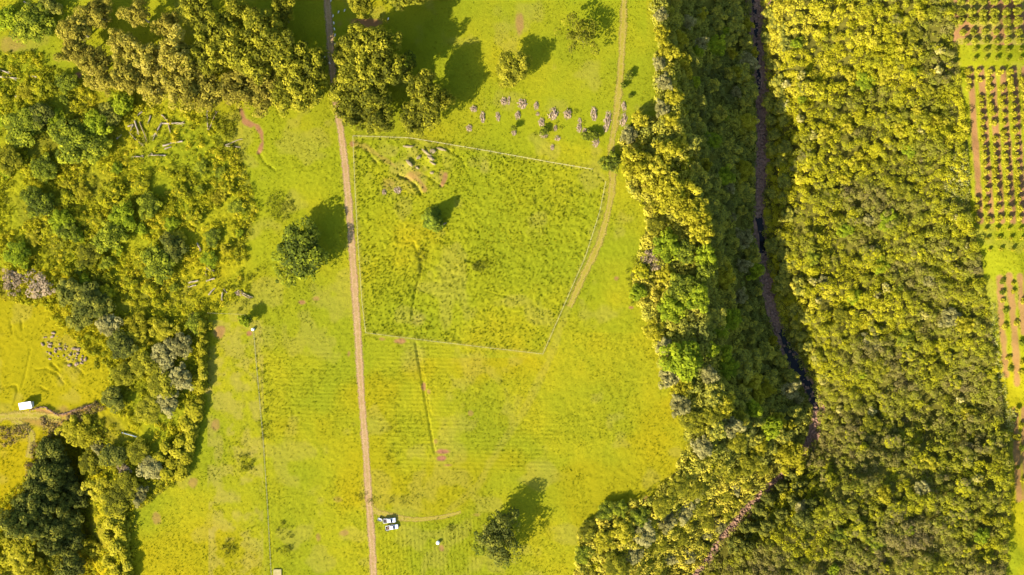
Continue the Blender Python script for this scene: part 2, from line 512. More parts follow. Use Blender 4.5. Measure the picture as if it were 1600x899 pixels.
def leaf_quads(C, NORM, size, rng, aspect=0.62):
    """diamond leaves centred on C facing NORM"""
    n = len(C)
    NORM = NORM / (np.linalg.norm(NORM, axis=1, keepdims=True) + 1e-9)
    r = rng.normal(size=(n, 3))
    t = np.cross(NORM, r)
    t /= np.linalg.norm(t, axis=1, keepdims=True) + 1e-9
    b = np.cross(NORM, t)
    s = np.asarray(size).reshape(-1, 1) * 0.5
    asp = (aspect * rng.uniform(0.7, 1.4, (n, 1)))
    v = np.stack([C + t * s, C + b * s * asp + NORM * s * 0.15, C - t * s * rng.uniform(.6, 1, (n, 1)), C - b * s * asp], 1).reshape(-1, 3)
    f = np.arange(n * 4).reshape(-1, 4)
    return v, f


def rand_dir(n, rng, zmin=-1.0):
    z = rng.uniform(zmin, 1, n)
    a = rng.uniform(0, 2 * np.pi, n)
    r = np.sqrt(np.maximum(0, 1 - z * z))
    return np.stack([r * np.cos(a), r * np.sin(a), z], 1)


def link(name, me, m=None, parent=None):
    o = bpy.data.objects.new(name, me)
    COL.objects.link(o)
    if m is not None and len(me.materials) == 0:
        me.materials.append(m)
    if parent is not None:
        o.parent = parent
    return o


def tag(o, label, cat, group=None, kind=None):
    if label and not kind and not 4 <= len(label.split()) <= 16:
        print('LABEL', len(label.split()), label)
    if label:
        o['label'] = label
    if cat:
        o['category'] = cat
    if group:
        o['group'] = group
    if kind:
        o['kind'] = kind
    return o


def empty(name, loc, rz=0.0, scale=(1, 1, 1)):
    o = bpy.data.objects.new(name, None)
    COL.objects.link(o)
    o.location = loc
    o.rotation_euler = (0, 0, rz)
    o.scale = scale
    o.empty_display_size = 0.5
    return o


def tube(bm, pts, radii, n=7, cap=True):
    """tapered tube along a polyline"""
    rings = []
    pts = [Vector(p) for p in pts]
    for i, p in enumerate(pts):
        d = (pts[min(i + 1, len(pts) - 1)] - pts[max(i - 1, 0)]).normalized()
        a = d.cross(Vector((0, 0, 1)) if abs(d.z) < 0.9 else Vector((1, 0, 0))).normalized()
        b = d.cross(a)
        rings.append([bm.verts.new(p + (a * math.cos(2 * math.pi * k / n) + b * math.sin(2 * math.pi * k / n)) * radii[i]) for k in range(n)])
    for r0, r1 in zip(rings[:-1], rings[1:]):
        for k in range(n):
            bm.faces.new((r0[k], r0[(k + 1) % n], r1[(k + 1) % n], r1[k]))
    if cap:
        bm.faces.new(rings[0][::-1])
        bm.faces.new(rings[-1])


def bm_mesh(name, bm, smooth=False):
    me = bpy.data.meshes.new(name)
    bmesh.ops.recalc_face_normals(bm, faces=bm.faces)
    bm.to_mesh(me)
    bm.free()
    if smooth:
        for p in me.polygons:
            p.use_smooth = True
    return me


def box(bm, x0, x1, y0, y1, z0, z1, bevel=0.0):
    r = bmesh.ops.create_cube(bm, size=1)
    vs = r['verts']
    for v in vs:
        v.co = Vector(((x0 + x1) / 2 + v.co.x * (x1 - x0), (y0 + y1) / 2 + v.co.y * (y1 - y0), (z0 + z1) / 2 + v.co.z * (z1 - z0)))
    if bevel:
        es = set(e for v in vs for e in v.link_edges)
        bmesh.ops.bevel(bm, geom=list(es), offset=bevel, segments=2, affect='EDGES', profile=0.5)


# ------------------------------------------------------------------ the ground: one sheet to the horizon
def build_ground():
    ox = np.concatenate([[-6000, -3000, -1500, -800, -450, -300, -260], gx, [260, 300, 450, 800, 1500, 3000, 6000]])
    oy = np.concatenate([[-6000, -3000, -1500, -800, -450, -250, -160], gy, [160, 250, 450, 800, 1500, 3000, 6000]])
    X, Y = np.meshgrid(ox, oy)
    Zf = np.zeros(X.shape)
    Zf[7:-7, 7:-7] = Z
    # continue the gorge past the frame on the coarse rows
    Zf[:7, 7:-7] = Z[0]
    Zf[-7:, 7:-7] = Z[-1]
    Zf[:, :7] = np.clip(Zf[:, 7:8], -1, 3)
    Zf[:, -7:] = np.clip(Zf[:, -8:-7], -1, 3)
    nx, ny = len(ox), len(oy)
    idx = np.arange(nx * ny).reshape(ny, nx)
    f = np.stack([idx[:-1, :-1], idx[:-1, 1:], idx[1:, 1:], idx[1:, :-1]], -1).reshape(-1, 4)
    me = mesh_np('ground', np.stack([X, Y, Zf], -1).reshape(-1, 3), f)
    me.polygons.foreach_set('use_smooth', np.ones(len(f), bool))

    def put(name, arr):
        full = np.zeros(X.shape, np.float32)
        full[7:-7, 7:-7] = arr
        a = me.attributes.new(name, 'FLOAT', 'POINT')
        a.data.foreach_set('value', np.clip(full, 0, 1).ravel())

    nz = fbm(GX, GY, 4, 91)
    nb = fbm(GX, GY, 22, 95)
    lush = np.where(m_pad, 0.42, 0.0) * sstep(0.2, 0.5, nb)
    lush = np.maximum(lush, 0.55 * sstep(0.5, 0.65, fbm(GX, GY, 35, 97)) * (PXV < 520) * (PXU > 380) * (PXU < 1010))
    gold = sstep(0, 60, (330 - PXU) + 0) * (PXV > 420) * 0.5 * (PXU < 170)
    gold = np.maximum(gold, 0.75 * (PXU < 75) * sstep(640, 690, PXV) * sstep(900, 850, PXV))
    gold = np.maximum(gold, 0.36 * sstep(0.5, 0.7, fbm(GX, GY, 30, 99)) * (PXV > 560))
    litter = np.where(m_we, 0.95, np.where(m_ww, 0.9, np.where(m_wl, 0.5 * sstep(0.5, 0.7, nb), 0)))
    dry = 0.25 * sstep(0.60, 0.72, fbm(GX, GY, 12, 101)) * (~wood)
    dry += np.where((PXU > 325) & (PXU < 412) & (PXV > 500), 0.42 * sstep(0.35, 0.6, nz), 0)
    soil = np.zeros_like(GX)
    for (u, v, rx, ry, s) in [(693, 706, 12, 4.5, 1), (690, 716, 10, 4.5, 1), (700, 727, 8, 3, .8), (625, 533, 9, 4, .8), (597, 530, 6, 2.5, .6), (472, 472, 7, 4, .8), (493, 467, 5, 4, .5),
                              (545, 553, 3, 6, .6), (343, 517, 10, 12, .7), (432, 894, 5, 6, 1.0), (390, 521, 5, 4, .9), (690, 857, 5, 6, .7), (497, 838, 5, 8, .5), (538, 833, 6, 4, .5),
                              (963, 435, 5, 5, .7), (986, 481, 4, 3, .9), (1010, 780, 5, 6, .9), (570, 36, 32, 9, .85), (812, 40, 8, 22, .6), (735, 645, 5, 5, .5), (527, 780, 9, 5, .3),
                              (336, 665, 7, 10, .5), (302, 755, 9, 9, .5), (245, 812, 8, 10, .5), (122, 118, 6, 6, .9), (662, 604, 3, 6, .8), (670, 612, 3, 4, .6), (550, 225, 4, 5, .8),
                              (645, 275, 18, 10, .4), (610, 290, 14, 10, .3), (690, 275, 6, 8, .4), (20, 70, 20, 14, .35), (745, 805, 9, 4, .4), (680, 690, 3, 4, .5)]:
        d = np.hypot((PXU - u) / rx, (PXV - v) / ry)
        soil = np.maximum(soil, s * sstep(1.15, 0.6, d + 1.3 * (nz - 0.5)))
    for pts, w, s in [([(377, 172), (381, 188), (392, 196)], 1.0, .9), ([(384, 192), (400, 195), (409, 208), (411, 222), (404, 238)], 0.8, .9),
                      ([(100, 640), (110, 650), (130, 655)], 2, .4), ([(45, 652), (60, 656), (95, 662), (125, 668)], 2.5, .5),
                      ([(60, 640), (92, 650), (140, 636)], 1.2, .7), ([(300, 500), (300, 520)], 1.5, .6),
                      ([(642, 273), (655, 282), (662, 295)], 1.2, .6), ([(690, 290), (696, 272)], 0.7, .8), ([(550, 222), (575, 232), (620, 262)], 0.8, .35)]:
        d = seg_dist(PXU, PXV, pts) * U
        soil = np.maximum(soil, s * sstep(w * 1.6, w * 0.5, d + 2.0 * (nz - 0.5)))
    # orchard strips of bare red soil
    for c in range(6):
        u0 = 1513 + 17 * c
        d = seg_dist(PXU, PXV, [(u0 + 3, 108), (u0 + 19, 345)]) * U
        soil = np.maximum(soil, 0.85 * sstep(1.9, 0.8, d + 1.2 * (nz - 0.5)))
    for pts in ([(1562, 434), (1565, 500), (1572, 585)], [(1577, 432), (1585, 520), (1590, 600)], [(1594, 432), (1600, 520)], [(1586, 640), (1592, 780)], [(1600, 640), (1606, 800)]):
        d = seg_dist(PXU, PXV, pts) * U
        soil = np.maximum(soil, 0.75 * sstep(2.0, 0.9, d + 1.5 * (nz - 0.5)))
    orch = (PXU > 1490) & (PXV < 70)
    soil = np.maximum(soil, np.where(orch, 0.8 * sstep(0.36, 0.55, nz), 0))
    dry = np.maximum(dry, np.where(orch, 0.7, 0))
    lush = np.where((PXU > 1500) & ~m_we, 0.5, lush)
    # pasture around trampled ground at the paddock's top-left
    dry = np.maximum(dry, 0.45 * sstep(90, 20, np.hypot(PXU - 640, (PXV - 260) * 1.3)) * sstep(0.4, 0.65, nz))
    for (u, v, rx, ry, s) in [(645, 560, 22, 26, .3), (652, 500, 14, 12, .5), (757, 262, 8, 14, .4), (870, 165, 18, 16, .25), (800, 470, 30, 10, .3), (325, 610, 7, 7, .9)]:
        d = np.hypot((PXU - u) / rx, (PXV - v) / ry)
        dry = np.maximum(dry, s * sstep(1.2, 0.4, d + 1.0 * (nz - 0.5)))
    d = seg_dist(PXU, PXV, [(905, 440), (880, 500), (855, 570), (820, 640), (780, 700), (745, 760), (700, 800)]) * U
    dry = np.maximum(dry, 0.2 * sstep(2.4, 0.6, d + 2.0 * (nz - 0.5)))
    # mown lines beside the paddock fences
    d = seg_dist(PXU, PXV, PADDOCK + PADDOCK[:1]) * U
    dry = np.maximum(dry, 0.35 * np.exp(-(d / 0.8) ** 2))
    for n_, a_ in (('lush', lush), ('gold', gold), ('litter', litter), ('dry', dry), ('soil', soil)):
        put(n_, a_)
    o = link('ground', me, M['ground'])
    tag(o, 'yellow green pasture ground under everything', None, kind='structure')
    return soil


SOIL = build_ground()


def strip(name, pts_px, width, m, lift, label, nsub=None, ncross=6, z=None, wob=0.0, onriver=False):
    zz = -GORGE if onriver else 0
    w = [Vector((*p, 0)) for p in W(pts_px, zz)]
    # resample with Catmull-Rom
    pts = []
    for i in range(len(w) - 1):
        p0, p1, p2, p3 = w[max(i - 1, 0)], w[i], w[i + 1], w[min(i + 2, len(w) - 1)]
        n = max(2, int((p2 - p1).length / 0.7))
        for k in range(n):
            t = k / n
            pts.append(0.5 * ((2 * p1) + (-p0 + p2) * t + (2 * p0 - 5 * p1 + 4 * p2 - p3) * t * t + (-p0 + 3 * p1 - 3 * p2 + p3) * t ** 3))
    pts.append(w[-1])
    V, A, F = [], [], []
    rw = random.Random(name)
    for i, p in enumerate(pts):
        d = (pts[min(i + 1, len(pts) - 1)] - pts[max(i - 1, 0)]).normalized()
        nrm = Vector((-d.y, d.x, 0))
        ww = width if not callable(width) else width(i / len(pts))
        ww *= 1 + wob * (vnoise(p.x, p.y, 6, 5) - 0.5)
        for k in range(ncross + 1):
            s = (k / ncross - 0.5) * ww
            q = p + nrm * s
            V.append((q.x, q.y, 0))
            A.append(abs(2 * k / ncross - 1))
    V = np.array(V)
    V[:, 2] = (Hs(V[:, 0], V[:, 1]) + lift) if z is None else z
    nc = ncross + 1
    idx = np.arange(len(pts) * nc).reshape(-1, nc)
    F = np.stack([idx[:-1, :-1], idx[:-1, 1:], idx[1:, 1:], idx[1:, :-1]], -1).reshape(-1, 4)
    me = mesh_np(name, V, F[:, ::-1])
    a = me.attributes.new('across', 'FLOAT', 'POINT')
    a.data.foreach_set('value', np.array(A, np.float32))
    o = link(name, me, m)
    tag(o, label, None, kind='structure')
    return o


strip('dirt_road', ROAD, 4.7, M['road'], 0.07, 'straight pale dirt road crossing the pasture', wob=0.25)
strip('grass_track', TRACK_E, 4.4, M['track'], 0.08, 'faint worn track curving past the paddock', wob=0.4)
strip('parking_track', TRACK_P, lambda t: 4.6 * (1 - 0.6 * t), M['track'], 0.06, 'short worn turn off beside the parked pickups', wob=0.4)
strip('farm_path', TRACK_L2, 4.2, M['track'], 0.10, 'golden path curling down from the hut path', wob=0.4)
strip('farm_path', TRACK_L, 5.5, M['track'], 0.12, 'golden path passing below the white hut', wob=0.4)
strip('river_bed', RIVER, lambda t: 9.0 - 5.8 * t, M['river_bed'], 0.12, 'stony pinkish bed of the stream', wob=0.9, onriver=True)
strip('stream', [(1176, -30), (1180, 30), (1183, 85), (1186, 140)], 1.6, M['water'], 0.3, 'dark stream water', wob=1.0, onriver=True)
strip('stream_pool', [(1184, 335), (1189, 360), (1193, 400)], 3.0, M['water'], 0.3, 'dark stream water', wob=1.0, onriver=True)
strip('stream_pool', [(1219, 515), (1236, 555), (1256, 592), (1268, 615), (1271, 640)], 4.2, M['water'], 0.3, 'dark stream water', wob=1.0, onriver=True)


# ------------------------------------------------------------------ tree kit
def crown_mesh(name, R, H, m, seed, nl=36, per=42, leaf=0.6, flat=1.0, shape='dome', lobe=(0.2, 0.36), zlow=-0.25, fill=0.35, out_var=0.22, zoff=0.0):
    rng = np.random.default_rng(seed)
    D = rand_dir(nl, rng, zlow)
    az = np.arctan2(D[:, 1], D[:, 0])
    outline = 1 + out_var * (np.sin(2 * az + rng.uniform(0, 6)) * 0.5 + np.sin(3 * az + rng.uniform(0, 6)) * 0.6 + np.sin(5 * az + rng.uniform(0, 6)) * 0.4)
    rad = rng.uniform(0.66, 0.98, nl) * outline
    if shape == 'cone':
        zz = rng.uniform(0, 1, nl) ** 1.3
        rr = (1 - zz) * 0.85 * np.sqrt(rng.uniform(0.25, 1, nl)) + 0.06
        C = np.stack([rr * np.cos(az), rr * np.sin(az), zz * 2 - 0.9], 1)
        lr = rng.uniform(*lobe, nl) * (1.1 - 0.6 * zz)
    elif shape == 'column':
        zz = rng.uniform(-0.95, 0.9, nl)
        rr = 0.65 * np.sqrt(rng.uniform(0.2, 1, nl)) * np.where(zz > 0.4, 1 - (zz - 0.4) * 1.1, 1)
        C = np.stack([rr * np.cos(az), rr * np.sin(az), zz], 1)
        lr = rng.uniform(*lobe, nl)
    else:
        C = D * rad[:, None]
        lr = rng.uniform(*lobe, nl)
    C = C * np.array([R, R, H])
    lr = lr * R * 1.12
    n = nl * per
    per = int(per * 1.8)
    n = nl * per
    li = np.repeat(np.arange(nl), per)
    d = rand_dir(n, rng, -0.5)
    pos = C[li] + d * lr[li][:, None] * rng.uniform(0.75, 1.08, (n, 1)) * np.array([1, 1, 0.85])
    nrm = d + 0.36 * rng.normal(size=(n, 3)) + np.array([0, 0, 0.45])
    size = leaf * 1.22 * rng.uniform(0.6, 1.35, n)
    lt = rng.uniform(0.15, 0.85, nl)
    tint = np.clip(lt[li] + rng.normal(0, 0.14, n), 0, 1)
    # twiggy inside fill
    k = int(n * fill)
    if k:
        dd = rand_dir(k, rng)
        pp = dd * (rng.uniform(0, 1, (k, 1)) ** 0.5) * 0.72 * np.array([R, R, H])
        if shape == 'cone':
            pp *= np.array([0.6, 0.6, 1])
        pos = np.concatenate([pos, pp])
        nrm = np.concatenate([nrm, rng.normal(size=(k, 3)) + np.array([0, 0, 0.4])])
        size = np.concatenate([size, leaf * 1.7 * rng.uniform(0.7, 1.3, k)])
        tint = np.concatenate([tint, np.clip(rng.normal(0.35, 0.15, k), 0, 1)])
    pos[:, 2] += zoff
    v, f = leaf_quads(pos, nrm, size, rng)
    me = mesh_np(name, v, f, np.repeat(tint, 4))
    me.materials.append(m)
    return me


def trunk_mesh(name, h, r, m, seed, spread=2.5, limbs=5, top=None):
    q = random.Random(seed)
    bm = bmesh.new()
    hx, hy = q.uniform(-.3, .3), q.uniform(-.3, .3)
    tube(bm, [(0, 0, -0.6), (0, 0, 0.1), (hx * .4, hy * .4, h * .35), (hx, hy, h * .62)], [r * 1.5, r * 1.25, r * .95, r * .6], 8)
    for k in range(limbs):
        a = 2 * math.pi * k / limbs + q.uniform(-.4, .4)
        s = spread * q.uniform(.7, 1.1)
        z0 = h * q.uniform(.30, .46)
        p0 = Vector((hx * z0 / h / .62, hy * z0 / h / .62, z0))
        p2 = Vector((math.cos(a) * s, math.sin(a) * s, h * q.uniform(.56, .68)))
        p1 = (p0 + p2) / 2 + Vector((0, 0, h * .03))
        tube(bm, [p0, p1, p2], [r * .5, r * .35, r * .12], 6)
    me = bm_mesh(name, bm)
    me.materials.append(m)
    return me


SPEC = {}


def species(key, R, h, m, bark='bark', nvar=3, zc=0.62, hz=None, **kw):
    """R crown radius, h tree height; the crown's centre sits at zc*h"""
    hz = hz or h * (1 - zc) * 0.92
    SPEC[key] = dict(R=R, h=h, zc=zc, var=[(crown_mesh('crown_' + key, R, hz, M[m], 1000 + 17 * i + sum(map(ord, key)), zoff=zc * h, **kw),
                                            trunk_mesh('trunk_' + key, h, max(0.12, h * 0.022), M[bark], i + len(key), R * 0.55)) for i in range(nvar)])


species('khaki', 6.5, 18, 'leaf_khaki', 'pale_bark', 4, 0.68, nl=62, per=36, leaf=0.62, lobe=(0.13, 0.24), out_var=0.3)
species('olive', 6.5, 18, 'leaf_olive', 'bark', 4, 0.68, nl=60, per=38, leaf=0.66, lobe=(0.15, 0.27), out_var=0.3)
species('green', 6.0, 11, 'leaf_green', 'bark', 4, 0.6, nl=56, per=38, leaf=0.62, lobe=(0.15, 0.27), out_var=0.35)
species('bright', 4.5, 8, 'leaf_bright', 'bark', 3, 0.6, nl=40, per=36, leaf=0.58, lobe=(0.17, 0.3), out_var=0.3)
species('yellow', 5.5, 9, 'leaf_yellow', 'pale_bark', 4, 0.6, nl=54, per=36, leaf=0.6, lobe=(0.14, 0.26), out_var=0.35)
species('dark', 4.5, 9, 'leaf_dark', 'bark', 4, 0.6, nl=42, per=36, leaf=0.58, lobe=(0.16, 0.3), out_var=0.3)
species('grey', 4.0, 8, 'leaf_grey', 'pale_bark', 3, 0.6, nl=42, per=34, leaf=0.5, lobe=(0.13, 0.25), out_var=0.3)
species('bare', 3.5, 4, 'leaf_pink', 'pale_bark', 3, 0.5, nl=60, per=11, leaf=0.36, lobe=(0.10, 0.22), fill=0.2, out_var=0.45)
species('pale', 2.8, 6, 'leaf_pale', 'pale_bark', 3, 0.62, nl=26, per=30, leaf=0.48, lobe=(0.16, 0.3))
species('sparse', 7.5, 13, 'leaf_green', 'bark', 2, 0.6, nl=46, per=34, leaf=0.6, lobe=(0.1, 0.2), fill=0.08, out_var=0.5)
species('open', 7.0, 10, 'leaf_olive', 'bark', 2, 0.6, nl=36, per=24, leaf=0.58, lobe=(0.11, 0.22), fill=0.12, out_var=0.5)
species('sparse_dark', 8.0, 13, 'leaf_dark', 'bark', 2, 0.6, nl=70, per=34, leaf=0.62, lobe=(0.14, 0.24), fill=0.12, out_var=0.45)
M['leaf_conifer'] = leaf_mat('conifer_leaves', [(0.0, (0.045, 0.065, 0.010)), (0.6, (0.095, 0.125, 0.012)), (1.0, (0.17, 0.20, 0.015))], 0.2)
species('conifer', 3.2, 8, 'leaf_conifer', 'bark', 2, 0.5, hz=4.0, nl=60, per=36, leaf=0.5, shape='cone', lobe=(0.22, 0.36), fill=0.9)
species('column', 1.4, 7, 'leaf_yellow', 'bark', 3, 0.55, hz=3.4, nl=26, per=22, leaf=0.5, shape='column', lobe=(0.35, 0.6))
species('orchard', 2.3, 3.2, 'leaf_orchard', 'bark', 3, 0.55, nl=22, per=30, leaf=0.42, lobe=(0.26, 0.4), out_var=0.1, zlow=-0.4)
species('fruit', 1.9, 3.0, 'leaf_yellow', 'bark', 4, 0.58, nl=14, per=28, leaf=0.42, lobe=(0.26, 0.42), out_var=0.25)
species('shrub', 2.4, 4.2, 'scrub', 'bark', 4, 0.55, nl=20, per=28, leaf=0.48, lobe=(0.24, 0.4), out_var=0.3)
species('slope_tree', 3.2, 6, 'slope', 'bark', 5, 0.58, nl=30, per=30, leaf=0.52, lobe=(0.18, 0.32), out_var=0.3)
species('wood_tree', 2.7, 6.5, 'wood_e', 'bark', 6, 0.62, nl=24, per=30, leaf=0.5, lobe=(0.2, 0.34), out_var=0.3)

NTREE = [0]


def tree(key, u, v, R, h, label, cat='tree', group=None, name='tree', base=False):
    s = SPEC[key]
    h = max(h, 0.5)
    x, y, g = ground(u, v, 0.0 if base else h * s['zc'])
    x, y, g = float(x), float(y), float(g)
    i = NTREE[0]
    NTREE[0] += 1
    q = random.Random(i * 31 + 5)
    o = empty(name, (x, y, g - 0.05), q.uniform(0, 6.28), (1.12 * R / s['R'], 1.12 * R / s['R'], h / s['h']))
    cm, tm = s['var'][q.randrange(len(s['var']))]
    link('crown', cm, None, o)
    link('trunk', tm, None, o)
    tag(o, label, cat, group)
    return o


ORD = ['', 'first', 'second', 'third', 'fourth', 'fifth', 'sixth', 'seventh', 'eighth', 'ninth', 'tenth', 'eleventh', 'twelfth',
       'thirteenth', 'fourteenth', 'fifteenth', 'sixteenth', 'seventeenth', 'eighteenth', 'nineteenth', 'twentieth', 'twenty-first', 'twenty-second', 'twenty-third', 'twenty-fourth',
       'twenty-fifth', 'twenty-sixth', 'twenty-seventh', 'twenty-eighth']


def row_of(items, key, prefix, suffix, group, name='tree', cat='tree', R=6.0, h=18.0, jr=0.12):
    """items: pixel positions already sorted from left to right (or top to bottom)"""
    for i, it in enumerate(items):
        u, v = it[0], it[1]
        k = it[2] if len(it) > 2 else key
        rr = (it[3] if len(it) > 3 else R) * (1.12 if name == 'tall_tree' else 1.0)
        hh = (it[4] if len(it) > 4 else h)
        tree(k, u, v, rr, hh * rnd.uniform(1 - jr, 1 + jr), prefix % ORD[i + 1] + suffix, cat, group, name)


# ------------------------------------------------------------------ individuals inside the closed woods
def sample_poly(poly, n, seed):
    rng = np.random.default_rng(seed)
    a = np.array(poly, float)
    lo, hi = a.min(0), a.max(0)
    lo = np.maximum(lo, [-45, -25])
    hi = np.minimum(hi, [1645, 925])
    out = np.zeros((0, 2))
    while len(out) < n:
        p = rng.uniform(lo, hi, (n * 3, 2))
        out = np.concatenate([out, p[in_poly(p[:, 0], p[:, 1], poly)]])
    return out[:n]


def spaced(poly, n, dmin, seed):
    res = []
    for p in sample_poly(poly, n * 30, seed):
        if all((p[0] - q[0]) ** 2 + (p[1] - q[1]) ** 2 > dmin * dmin for q in res):
            res.append(p)
            if len(res) >= n:
                break
    return res


# ---- the tall belt along the top, left of the road
back = [(118, 46, 'khaki', 5.4, 15), (150, 22, 'khaki', 5.5, 14), (215, 22, 'khaki', 4.4, 14), (262, 40, 'khaki', 4.2, 16), (308, 14, 'olive', 5.2, 17), (332, 46, 'olive', 6.2, 19), (372, 22, 'olive', 4.6, 18), (408, 46, 'olive', 6.4, 19), (440, 22, 'olive', 4.0, 17)]
row_of(back, 'olive', 'tall tree, %s from left in back row', ' of the upper left belt', 'trees of the upper left belt', 'tall_tree')
mid = [(118, 80, 'khaki', 4.8, 14), (150, 98, 'khaki', 5.6, 15), (192, 72, 'khaki', 5.2, 16), (232, 92, 'khaki', 6.2, 17), (276, 84, 'khaki', 6.2, 18), (318, 92, 'olive', 6.2, 19), (356, 74, 'olive', 6.6, 20), (398, 92, 'olive', 6.8, 20), (440, 76, 'olive', 6.8, 20), (478, 104, 'olive', 6.4, 19)]
row_of(mid, 'olive', 'tall tree, %s from left in middle row', ' of the upper left belt', 'trees of the upper left belt', 'tall_tree')
front = [(160, 126, 'khaki', 4.8, 12), (198, 122, 'khaki', 6.0, 14), (240, 132, 'khaki', 6.0, 15), (286, 134, 'khaki', 6.6, 16), (330, 142, 'khaki', 6.4, 16), (372, 138, 'khaki', 6.4, 17), (412, 140, 'khaki', 6.8, 17), (452, 142, 'olive', 7.0, 18), (484, 142, 'olive', 5.8, 17)]
row_of(front, 'khaki', 'tall khaki tree, %s from left in front row', ' of the upper left belt', 'trees of the upper left belt', 'tall_tree')
# ---- the clump right of the road
clump = [(540, 86, 'olive', 4.6, 17), (562, 66, 'olive', 5.2, 19), (592, 70, 'olive', 6.2, 21), (560, 108, 'olive', 6.6, 20), (602, 108, 'olive', 6.4, 21)]
row_of(clump, 'olive', 'tall olive tree, %s from left at the back', ' of the clump beside the road', 'trees of the clump right of the road', 'tall_tree')
clump = [(540, 146, 'olive', 6.4, 18), (578, 148, 'olive', 6.6, 19), (634, 102, 'green', 3.6, 15), (660, 138, 'olive', 5.6, 16), (694, 156, 'olive', 3.4, 13)]
row_of(clump, 'olive', 'tall olive tree, %s from left in mid', ' of the clump beside the road', 'trees of the clump right of the road', 'tall_tree')
clump = [(552, 178, 'olive', 5.2, 15), (590, 184, 'olive', 5.6, 15), (646, 187, 'olive', 4.8, 13), (668, 172, 'olive', 5.6, 15)]
row_of(clump, 'olive', 'sunlit olive tree, %s from left on lower edge', ' of the clump beside the road', 'trees of the clump right of the road', 'tall_tree')
# trees standing alone
tree('olive', 562, 6, 4.6, 12, 'yellow olive tree on the top edge, right of the shaded road')
tree('olive', 640, -26, 9, 24, 'tall tree at the very top edge above the shaded grass')
tree('olive', 680, -50, 9, 24, 'tall tree peeking over the top edge right of the shaded grass')
tree('olive', 450, -26, 7, 19, 'tall tree over the top edge left of the shaded road')
tree('olive', 800, 109, 6.2, 10.5, 'round olive tree standing alone left of an oval shadow')
tree('open', 905, 54, 7.6, 9, 'thin open crowned tree near the worn track, upper middle')
tree('green', 471, 388, 9.4, 10.5, 'big dark green shade tree left of the dirt road')
tree('sparse', 452, 424, 6.2, 5, 'low sprawling leafy tree under the big shade tree')
tree('conifer', 676, 343, 4.6, 7.6, 'small pointed dark green tree alone inside the paddock')
tree('sparse_dark', 782, 838, 8.6, 12.5, 'dark open crowned tree alone in the lower pasture')
tree('sparse', 766, 850, 7.0, 7, 'low pale leaved tree at the foot of the dark pasture tree')
tree('bright', 384, 500, 2.5, 5.5, 'small bright tree above the white water tank')
tree('green', 954, 254, 3.8, 7, 'small dark tree beside the worn track at the paddock corner')

# ---- rim of the gorge
rim = [(1000, 258, 'yellow', 6.6, 9), (1040, 236, 'yellow', 4.8, 8), (1030, 282, 'yellow', 5.4, 8), (1056, 306, 'yellow', 7.4, 10), (1084, 336, 'yellow', 6.2, 10), (1095, 364, 'yellow', 4.6, 9)]
row_of(rim, 'yellow', 'big yellow crowned tree, %s from the top', ' along the west rim of the gorge', 'yellow trees on the west rim', 'rim_tree')
rim = [(1042, 384, 'bright', 5.4, 7), (1072, 392, 'green', 4.4, 8), (1102, 399, 'bright', 4.0, 9), (1102, 424, 'green', 4.2, 9), (1066, 448, 'green', 5.2, 9), (1090, 464, 'bright', 4.8, 8), (1048, 482, 'bright', 5.0, 8), (1066, 560, 'bright', 7.6, 9)]
row_of(rim, 'bright', 'bright green tree, %s from the top', ' on the rim below the yellow trees', 'bright green trees on the west rim', 'rim_tree')
rim = [(1032, 24, 2.8), (1034, 52, 3.0), (1044, 78, 3.4), (1030, 100, 2.8), (1062, 62, 3.2), (1066, 96, 3.6), (1038, 128, 3.2), (1052, 152, 3.4), (1072, 108, 2.8), (1034, 170, 3.0), (1048, 186, 3.0), (1000, 188, 3.2), (982, 212, 3.6), (1062, 226, 3.2)]
rim = [(u, v, 'yellow' if i % 3 else 'grey', r, 5) for i, (u, v, r) in enumerate(rim)]
row_of(rim, 'yellow', 'small yellowish tree, %s from the top', ' in the scrubby strip right of the worn track', 'small trees of the upper rim', 'rim_tree')
rim = [(1022, 352, 'olive', 3.4, 6), (1018, 404, 'bare', 3.8, 4), (1002, 424, 'shrub', 3.0, 4), (1040, 428, 'yellow', 3.2, 5), (996, 456, 'bright', 3.2, 5), (1022, 516, 'yellow', 4.0, 5), (1038, 540, 'grey', 3.6, 5), (1046, 590, 'grey', 4.0, 6), (1066, 604, 'yellow', 4.0, 6), (1062, 634, 'grey', 4.2, 6), (1082, 660, 'olive', 4.4, 6), (1098, 700, 'grey', 4.4, 6)]
row_of(rim, 'yellow', 'low edge tree, %s from the top', ' where the pasture meets the gorge', 'edge trees of the west rim', 'edge_tree')
rim = [(918, 830, 'olive', 4.0, 7), (912, 866, 'green', 4.0, 6), (946, 800, 'green', 4.2, 7), (946, 846, 'olive', 5.0, 8), (968, 796, 'green', 4.0, 7), (974, 828, 'olive', 5.0, 8), (960, 884, 'olive', 5.0, 8), (1000, 806, 'green', 4.2, 7), (1006, 836, 'grey', 5.4, 8), (990, 868, 'grey', 4.6, 7), (1034, 790, 'olive', 4.6, 7), (1040, 816, 'grey', 5.0, 7), (1060, 760, 'olive', 5.0, 8), (1070, 800, 'grey', 5.0, 7), (1086, 766, 'olive', 5.0, 7)]
rim = [(u, v, ('yellow' if (k == 'olive' and i % 2) else k), r * 0.85, h * 0.62) for i, (u, v, k, r, h) in enumerate(rim)]
row_of(rim, 'olive', 'bushy tree, %s from the left', ' in the thicket on the lower right pasture corner', 'trees of the lower right pasture corner', 'bushy_tree')
tree('yellow', 1236, 716, 6.6, 8, 'brilliant yellow tree at the bend of the stony stream', name='rim_tree')
